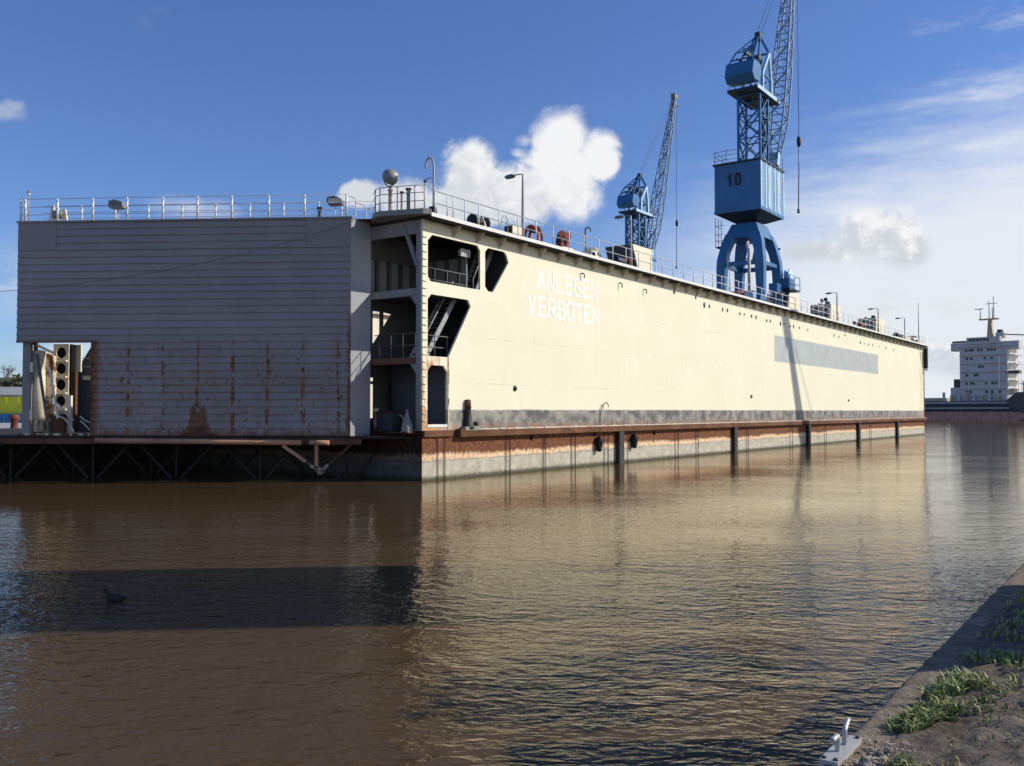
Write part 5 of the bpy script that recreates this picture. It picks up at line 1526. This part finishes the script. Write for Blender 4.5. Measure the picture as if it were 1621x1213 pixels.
for k in range(6):
    zf = 8.3 + k * 2.75
    MB().box(-7.36, 7.36, -0.55, -0.002, zf + 1.95, zf + 2.06).build('deck_edge', M['ship_grey'], sup)
    for x_ in ((-5.6, -4.4, 0.6, 2.2, 4.6), (-5.6, -4.2, -3.4, 0.4, 2.4, 3.4), (-5.6, -3.0, -2.2), (-1.6, -0.6), (-5.4, -4.0, 0.2, 2.2), (-5.6, -4.4, -3.6, -1.8, -0.8, 1.2, 2.2, 3.2))[k]:
        MB().box(x_, x_ + 0.75, -0.04, -0.003, zf + 0.55, zf + 1.4).build('window', M['ship_window'], sup)
    # galleries on the lit side
    g = MB().box(7.31, 9.3, 1.0, 10.5, zf + 1.75, zf + 1.95).build('side_gallery', M['white'], ship)
    MB().box(9.2, 9.3, 1.0, 10.5, zf + 2.6, zf + 2.75).build('rail', M['white'], g)
    for y_ in (1.2, 4.2, 7.2, 10.2):
        MB().box(9.2, 9.3, y_, y_ + 0.12, zf - 0.8, zf + 2.6).build('gallery_post', M['white'], g)
MB().box(4.6, 5.1, -0.25, -0.01, 10.5, 20.5).build('cable_trunk', M['white'], sup)
br_ = MB().box(-10.2, 10.6, 0.4, 4.2, 23.0, 25.6).build('bridge_wing', M['ship_grey'], ship)
wh = MB().box(-5.0, 5.2, -0.3, 6, 25.0, 27.2).build('wheelhouse', M['ship_grey'], ship)
for k in range(6):
    MB().box(-4.2 + k * 1.05, -3.35 + k * 1.05, -0.36, -0.305, 25.9, 26.8).build('window', M['ship_window'], wh)
MB().box(-9.8, -5.01, 0.5, 1.2, 25.7, 26.3).build('wing_rail', M['ship_dark'], ship)
ms = MB().prism([(0.6, 27.2), (2.4, 27.2), (2.0, 33.0), (1.0, 33.0)], 'y', 2.0, 3.4).build('mast', M['ship_yellow'], ship)
MB().box(-1.8, 4.2, 1.8, 3.6, 33.0, 33.4).build('mast_platform', M['ship_yellow'], ms)
for x_, z_ in ((1.2, 39.2), (2.6, 40.6), (-1.5, 36.6), (2.2, 37.0)):
    MB().tube([(x_, 2.7, 33.4), (x_, 2.7, z_)], 0.18, 5).build('mast_pole', M['ship_grey'], ms)
MB().box(0.2, 3.8, 2.6, 2.8, 38.2, 38.4).build('yard', M['ship_grey'], ms)
MB().box(-3.2, -0.6, 2.6, 2.8, 36.6, 36.9).build('yard', M['ship_grey'], ms)
MB().box(3.2, 5.8, 2, 5, 27.2, 28.6).build('funnel_cap', M['ship_grey'], ship)
MB().box(3.6, 4.9, 2.4, 4.4, 28.6, 29.6).build('exhaust', M['ship_black'], ship)
MB().beam((5.2, 3, 28.0), (13.0, 3, 27.3), 0.35).build('boom', M['ship_dark'], ship)
MB().box(7.6, 10.8, -0.6, 2.2, 15.0, 16.0).build('lifeboat', M['ship_dark'], ship)
for x_ in (11.5, 14.5, 18.0, 22):
    MB().box(x_, x_ + 0.8, 0.5, 1.3, 9.0, 12.5).build('davit', M['white'], ship)
MB().box(10.5, 26, 0.4, 0.6, 11.5, 11.8).build('stern_rail', M['white'], ship)
MB().lathe([(0.001, -2.6), (1.0, -2.0), (1.3, 0), (1.0, 2.0), (0.001, 2.6)], (19.5, 1.5, 15.0), 10, 'x').build('rescue_boat', M['red'], ship)
MB().box(18, 30, 2, 12, 9.0, 11.4).build('stern_house', M['white'], ship)

# ------------------------------------------------------------------ far shore and left quay
fs = MB()
n_ = 260
for i in range(n_ + 1):
    a = R(-60) + R(125) * i / n_
    h = 5.0 + 9 * max(0, mnoise.noise(Vector((i * 0.11, 0, 0)))) + 3.0 * mnoise.noise(Vector((i * 0.47, 3, 0))) + 2 * mnoise.noise(Vector((i * 1.3, 6, 0)))
    rr_ = 900
    fs.v += [(rr_ * math.sin(a), rr_ * math.cos(a), -1), (rr_ * math.sin(a), rr_ * math.cos(a), max(2, h)), (1500 * math.sin(a), 1500 * math.cos(a), max(2, h * .8)), (1500 * math.sin(a), 1500 * math.cos(a), -1)]
for i in range(n_):
    for k in range(3):
        fs.f.append((i * 4 + k, (i + 1) * 4 + k, (i + 1) * 4 + k + 1, i * 4 + k + 1))
        fs.sm.append(False)
tag(fs.build('far_shore', M['shore']), kind='structure')

lq = thing('left_quay', None, None, D(0, 0, 0), DROT)
bpy.data.objects.remove(lq)
MB().box(-11, 160, 34.2, 190, -1.5, 1.62).build('quay', M['quay_top'], None, D(0, 0, 0), DROT)['kind'] = 'structure'
bk = MB()
for i in range(41):
    for j in range(5):
        x_, y_ = -30 + i * 5, j * 6
        hgt = (0, 4.2, 6.8, 7.4, 4.0)[j] + 0.7 * mnoise.noise(Vector((i * .5, j, 2)))
        bk.v.append((x_, y_, hgt))
for i in range(40):
    for j in range(4):
        bk.f.append((i * 5 + j, (i + 1) * 5 + j, (i + 1) * 5 + j + 1, i * 5 + j + 1))
        bk.sm.append(True)
tag(bk.build('grass_bank', M['shore'], None, (-170, 146, 1.6), 0), kind='structure')
sh = thing('quay_shed', 'long low grey shed behind the yellow skip on far left', 'shed', (-74, 118, 1.62), R(6))
MB().box(-22, 14, 0, 12, 0, 3.4).build('wall', M['shed'], sh)
MB().prism([(-0.5, 3.4), (12.5, 3.4), (6, 4.6)], 'x', -22.4, 14.4).build('roof', M['shed'], sh)
ys = thing('yellow_skip', 'bright yellow skip container standing on the blue one', 'container', (-56.0, 102, 2.62), R(4))
MB().box(-3.0, 3.6, 0, 2.3, 0.0, 1.9).build('body', M['yellow'], ys)
for k in range(6):
    MB().box(-2.95 + k * 1.28, -2.83 + k * 1.28, -0.06, -0.001, 0.05, 1.85).build('rib', M['yellow'], ys)
MB().box(-3.3, -3.001, 0.1, 2.2, 0.0, 1.8).build('end_door', M['rust'], ys)
MB().box(2.6, 3.2, -0.08, -0.061, 1.1, 1.6).build('hook_plate', M['black_iron'], ys)
bs = thing('blue_skip', 'low blue skip container under the yellow one on the left quay', 'container', (-56.0, 101.8, 1.62), R(4))
MB().prism([(-6.0, 1.0), (-5.4, 0.0), (4.4, 0.0), (5.0, 1.0)], 'y', -0.2, 2.6).build('body', M['skipblue'], bs)
for k in range(7):
    MB().box(-4.9 + k * 1.5, -4.75 + k * 1.5, -0.28, -0.201, 0.05, 0.95).build('rib', M['skipblue'], bs)
bo = thing('quay_bollard', 'rusty brown mushroom bollard on the pale left quay', 'bollard', (-31.6, 58.2, 1.62), 0)
MB().lathe([(0.26, 0), (0.22, 0.25), (0.2, 0.6), (0.32, 0.78), (0.34, 0.95), (0.2, 1.08), (0.001, 1.1)], (0, 0, 0), 12).build('post', M['redbrown'], bo)
MB().lathe([(0.001, 0), (0.4, 0), (0.4, 0.08), (0.001, 0.08)], (0, 0, 0), 12).build('foot', M['rust'], bo)


def tree(label, loc, h, spread, leafy, seed, group=None):
    rnd = random.Random(seed)
    t = thing('tree', label, 'tree', loc, 0, group)
    tr = MB()
    tips = []

    def grow(p, d, ln, r, depth):
        q = p + d * ln
        tr.tube([p, (p + q) / 2 + Vector((rnd.uniform(-.04, .04) * ln, rnd.uniform(-.04, .04) * ln, 0)), q], [r, r * .85, r * .7], 5)
        if depth == 0:
            tips.append(q)
            return
        for _ in range(rnd.choice((2, 3, 3))):
            nd = (d + Vector((rnd.uniform(-1, 1), rnd.uniform(-1, 1), rnd.uniform(-.15, .6))) * spread).normalized()
            grow(q, nd, ln * rnd.uniform(.62, .8), r * .62, depth - 1)
    grow(Vector((0, 0, 0)), Vector((rnd.uniform(-.05, .05), 0, 1)).normalized(), h * .28, h * .022, 4)
    tr.build('trunk', M['bark'], t)
    cw = MB()
    for q in tips:
        for _ in range(leafy):
            c = q + Vector((rnd.gauss(0, 1), rnd.gauss(0, 1), rnd.gauss(0, 1))) * h * .045
            s_ = h * rnd.uniform(.010, .022)
            a, b = Vector((rnd.gauss(0, 1), rnd.gauss(0, 1), rnd.gauss(0, 1))).normalized() * s_, Vector((rnd.gauss(0, 1), rnd.gauss(0, 1), rnd.gauss(0, 1))).normalized() * s_
            cw.add([c - a, c - b, c + a, c + b], [(0, 1, 2, 3)])
    cw.build('crown', M['leaf'], t)
    return t


tree('nearly bare tree behind the bank at the left picture edge', (-93, 168, 5.0), 7.6, .75, 1, 3, 'trees behind the left bank')
tree('low bare tree just left of the gate behind the bank', (-86, 166, 5.0), 6.2, .8, 1, 5, 'trees behind the left bank')
# scrub on the bank
bu = MB()
rnd = random.Random(4)
for _ in range(2600):
    x_ = rnd.uniform(-150, -70)
    c = Vector((x_, rnd.uniform(150, 160), 6.6 + rnd.uniform(0, 3.6) * abs(mnoise.noise(Vector((x_ * .25, 0, 0)))) * 1.6 + rnd.uniform(0, 1.0)))
    a, b = Vector((rnd.gauss(0, 1), rnd.gauss(0, 1), rnd.gauss(0, 1))) * .3, Vector((rnd.gauss(0, 1), rnd.gauss(0, 1), rnd.gauss(0, 1))) * .3
    bu.add([c - a, c - b, c + a, c + b], [(0, 1, 2, 3)])
tag(bu.build('scrub', M['leaf']), kind='stuff')

# ------------------------------------------------------------------ duck
dk = thing('duck', 'dark brown duck swimming in the shaded band of water', 'duck', (-6.1, 14.2, 0), R(170))
path = [(-0.20, 0, 0.075), (-0.15, 0, 0.055), (-0.07, 0, 0.04), (0.02, 0, 0.035), (0.09, 0, 0.05), (0.125, 0, 0.09), (0.135, 0, 0.13), (0.15, 0, 0.165), (0.178, 0, 0.168), (0.20, 0, 0.158), (0.235, 0, 0.152)]
MB().tube(smooth_path(path, 3), [x for p in zip(*[[0.008, .035, .068, .078, .062, .040, .029, .033, .030, .014, .010]] * 1) for x in p for _ in range(3)][:31], 12).build('body', M['duck'], dk)

# ------------------------------------------------------------------ unseen shadow casters added on our own quay, right of the frame
tb = thing('shade_tower', 'unseen square brick tower added on the near quay to cast shade', 'building', (18.3, 16.75, QZ), 0)  # unseen block added to throw the dark band on the water
MB().box(-2.2, 2.2, -2.25, 2.25, 0, 19).build('wall', M['brick'], tb)
MB().box(-2.3, 2.3, -2.35, 2.35, 19, 19.3).build('roof', M['shed'], tb)
MB().box(-0.5, 0.5, -2.3, -2.251, 0.0, 2.2).build('door', M['inner'], tb)
hu = thing('shade_hut', 'unseen low brick hut added on the near quay to cast shade', 'building', (8.6, 7.45, QZ + .1), 0)  # unseen block added to shade the quay edge
MB().box(-1.6, 1.8, -1.2, 1.25, 0, 2.7).build('wall', M['brick'], hu)
MB().prism([(-1.8, 2.7), (2.0, 2.7), (1.2, 3.2), (-1.0, 3.2)], 'y', -1.3, 1.35).build('roof', M['shed'], hu)
MB().box(-0.4, 0.4, -1.24, -1.201, 0, 2.0).build('door', M['inner'], hu)
tree('unseen young leafy tree added on the near quay to cast shade', (9.6, 10.6, QZ + .2), 5.0, .6, 26, 8)
dr = thing('shade_derrick', 'two legged derrick added unseen on the near quay to cast shade', 'crane', D(80, -27, QZ), DROT)  # unseen boom added to throw the forked shadow on the dock wall
for sy in (-1.3, 1.3):
    MB().beam((sy, 0, 0), (-11.6 + sy * .12, 0, 29.0), 0.55, 0.55, 0.4, 0.4).build('leg', M['jib'], dr)
MB().beam((-11.6, 0, 28.6), (-13.0, 0, 32.2), 0.8, 0.8).build('head', M['jib'], dr)
for k in range(1, 7):
    f_ = k / 7
    MB().beam((-1.3 - 10.3 * f_ * 1.0 + f_ * (-.0), 0, 29 * f_), (1.3 - 12.7 * f_, 0, 29 * f_), 0.2).build('tie', M['jib'], dr)
MB().beam((12, 0, 0), (-12.6, 0, 31.5), 0.06).build('stay', M['cable'], dr)
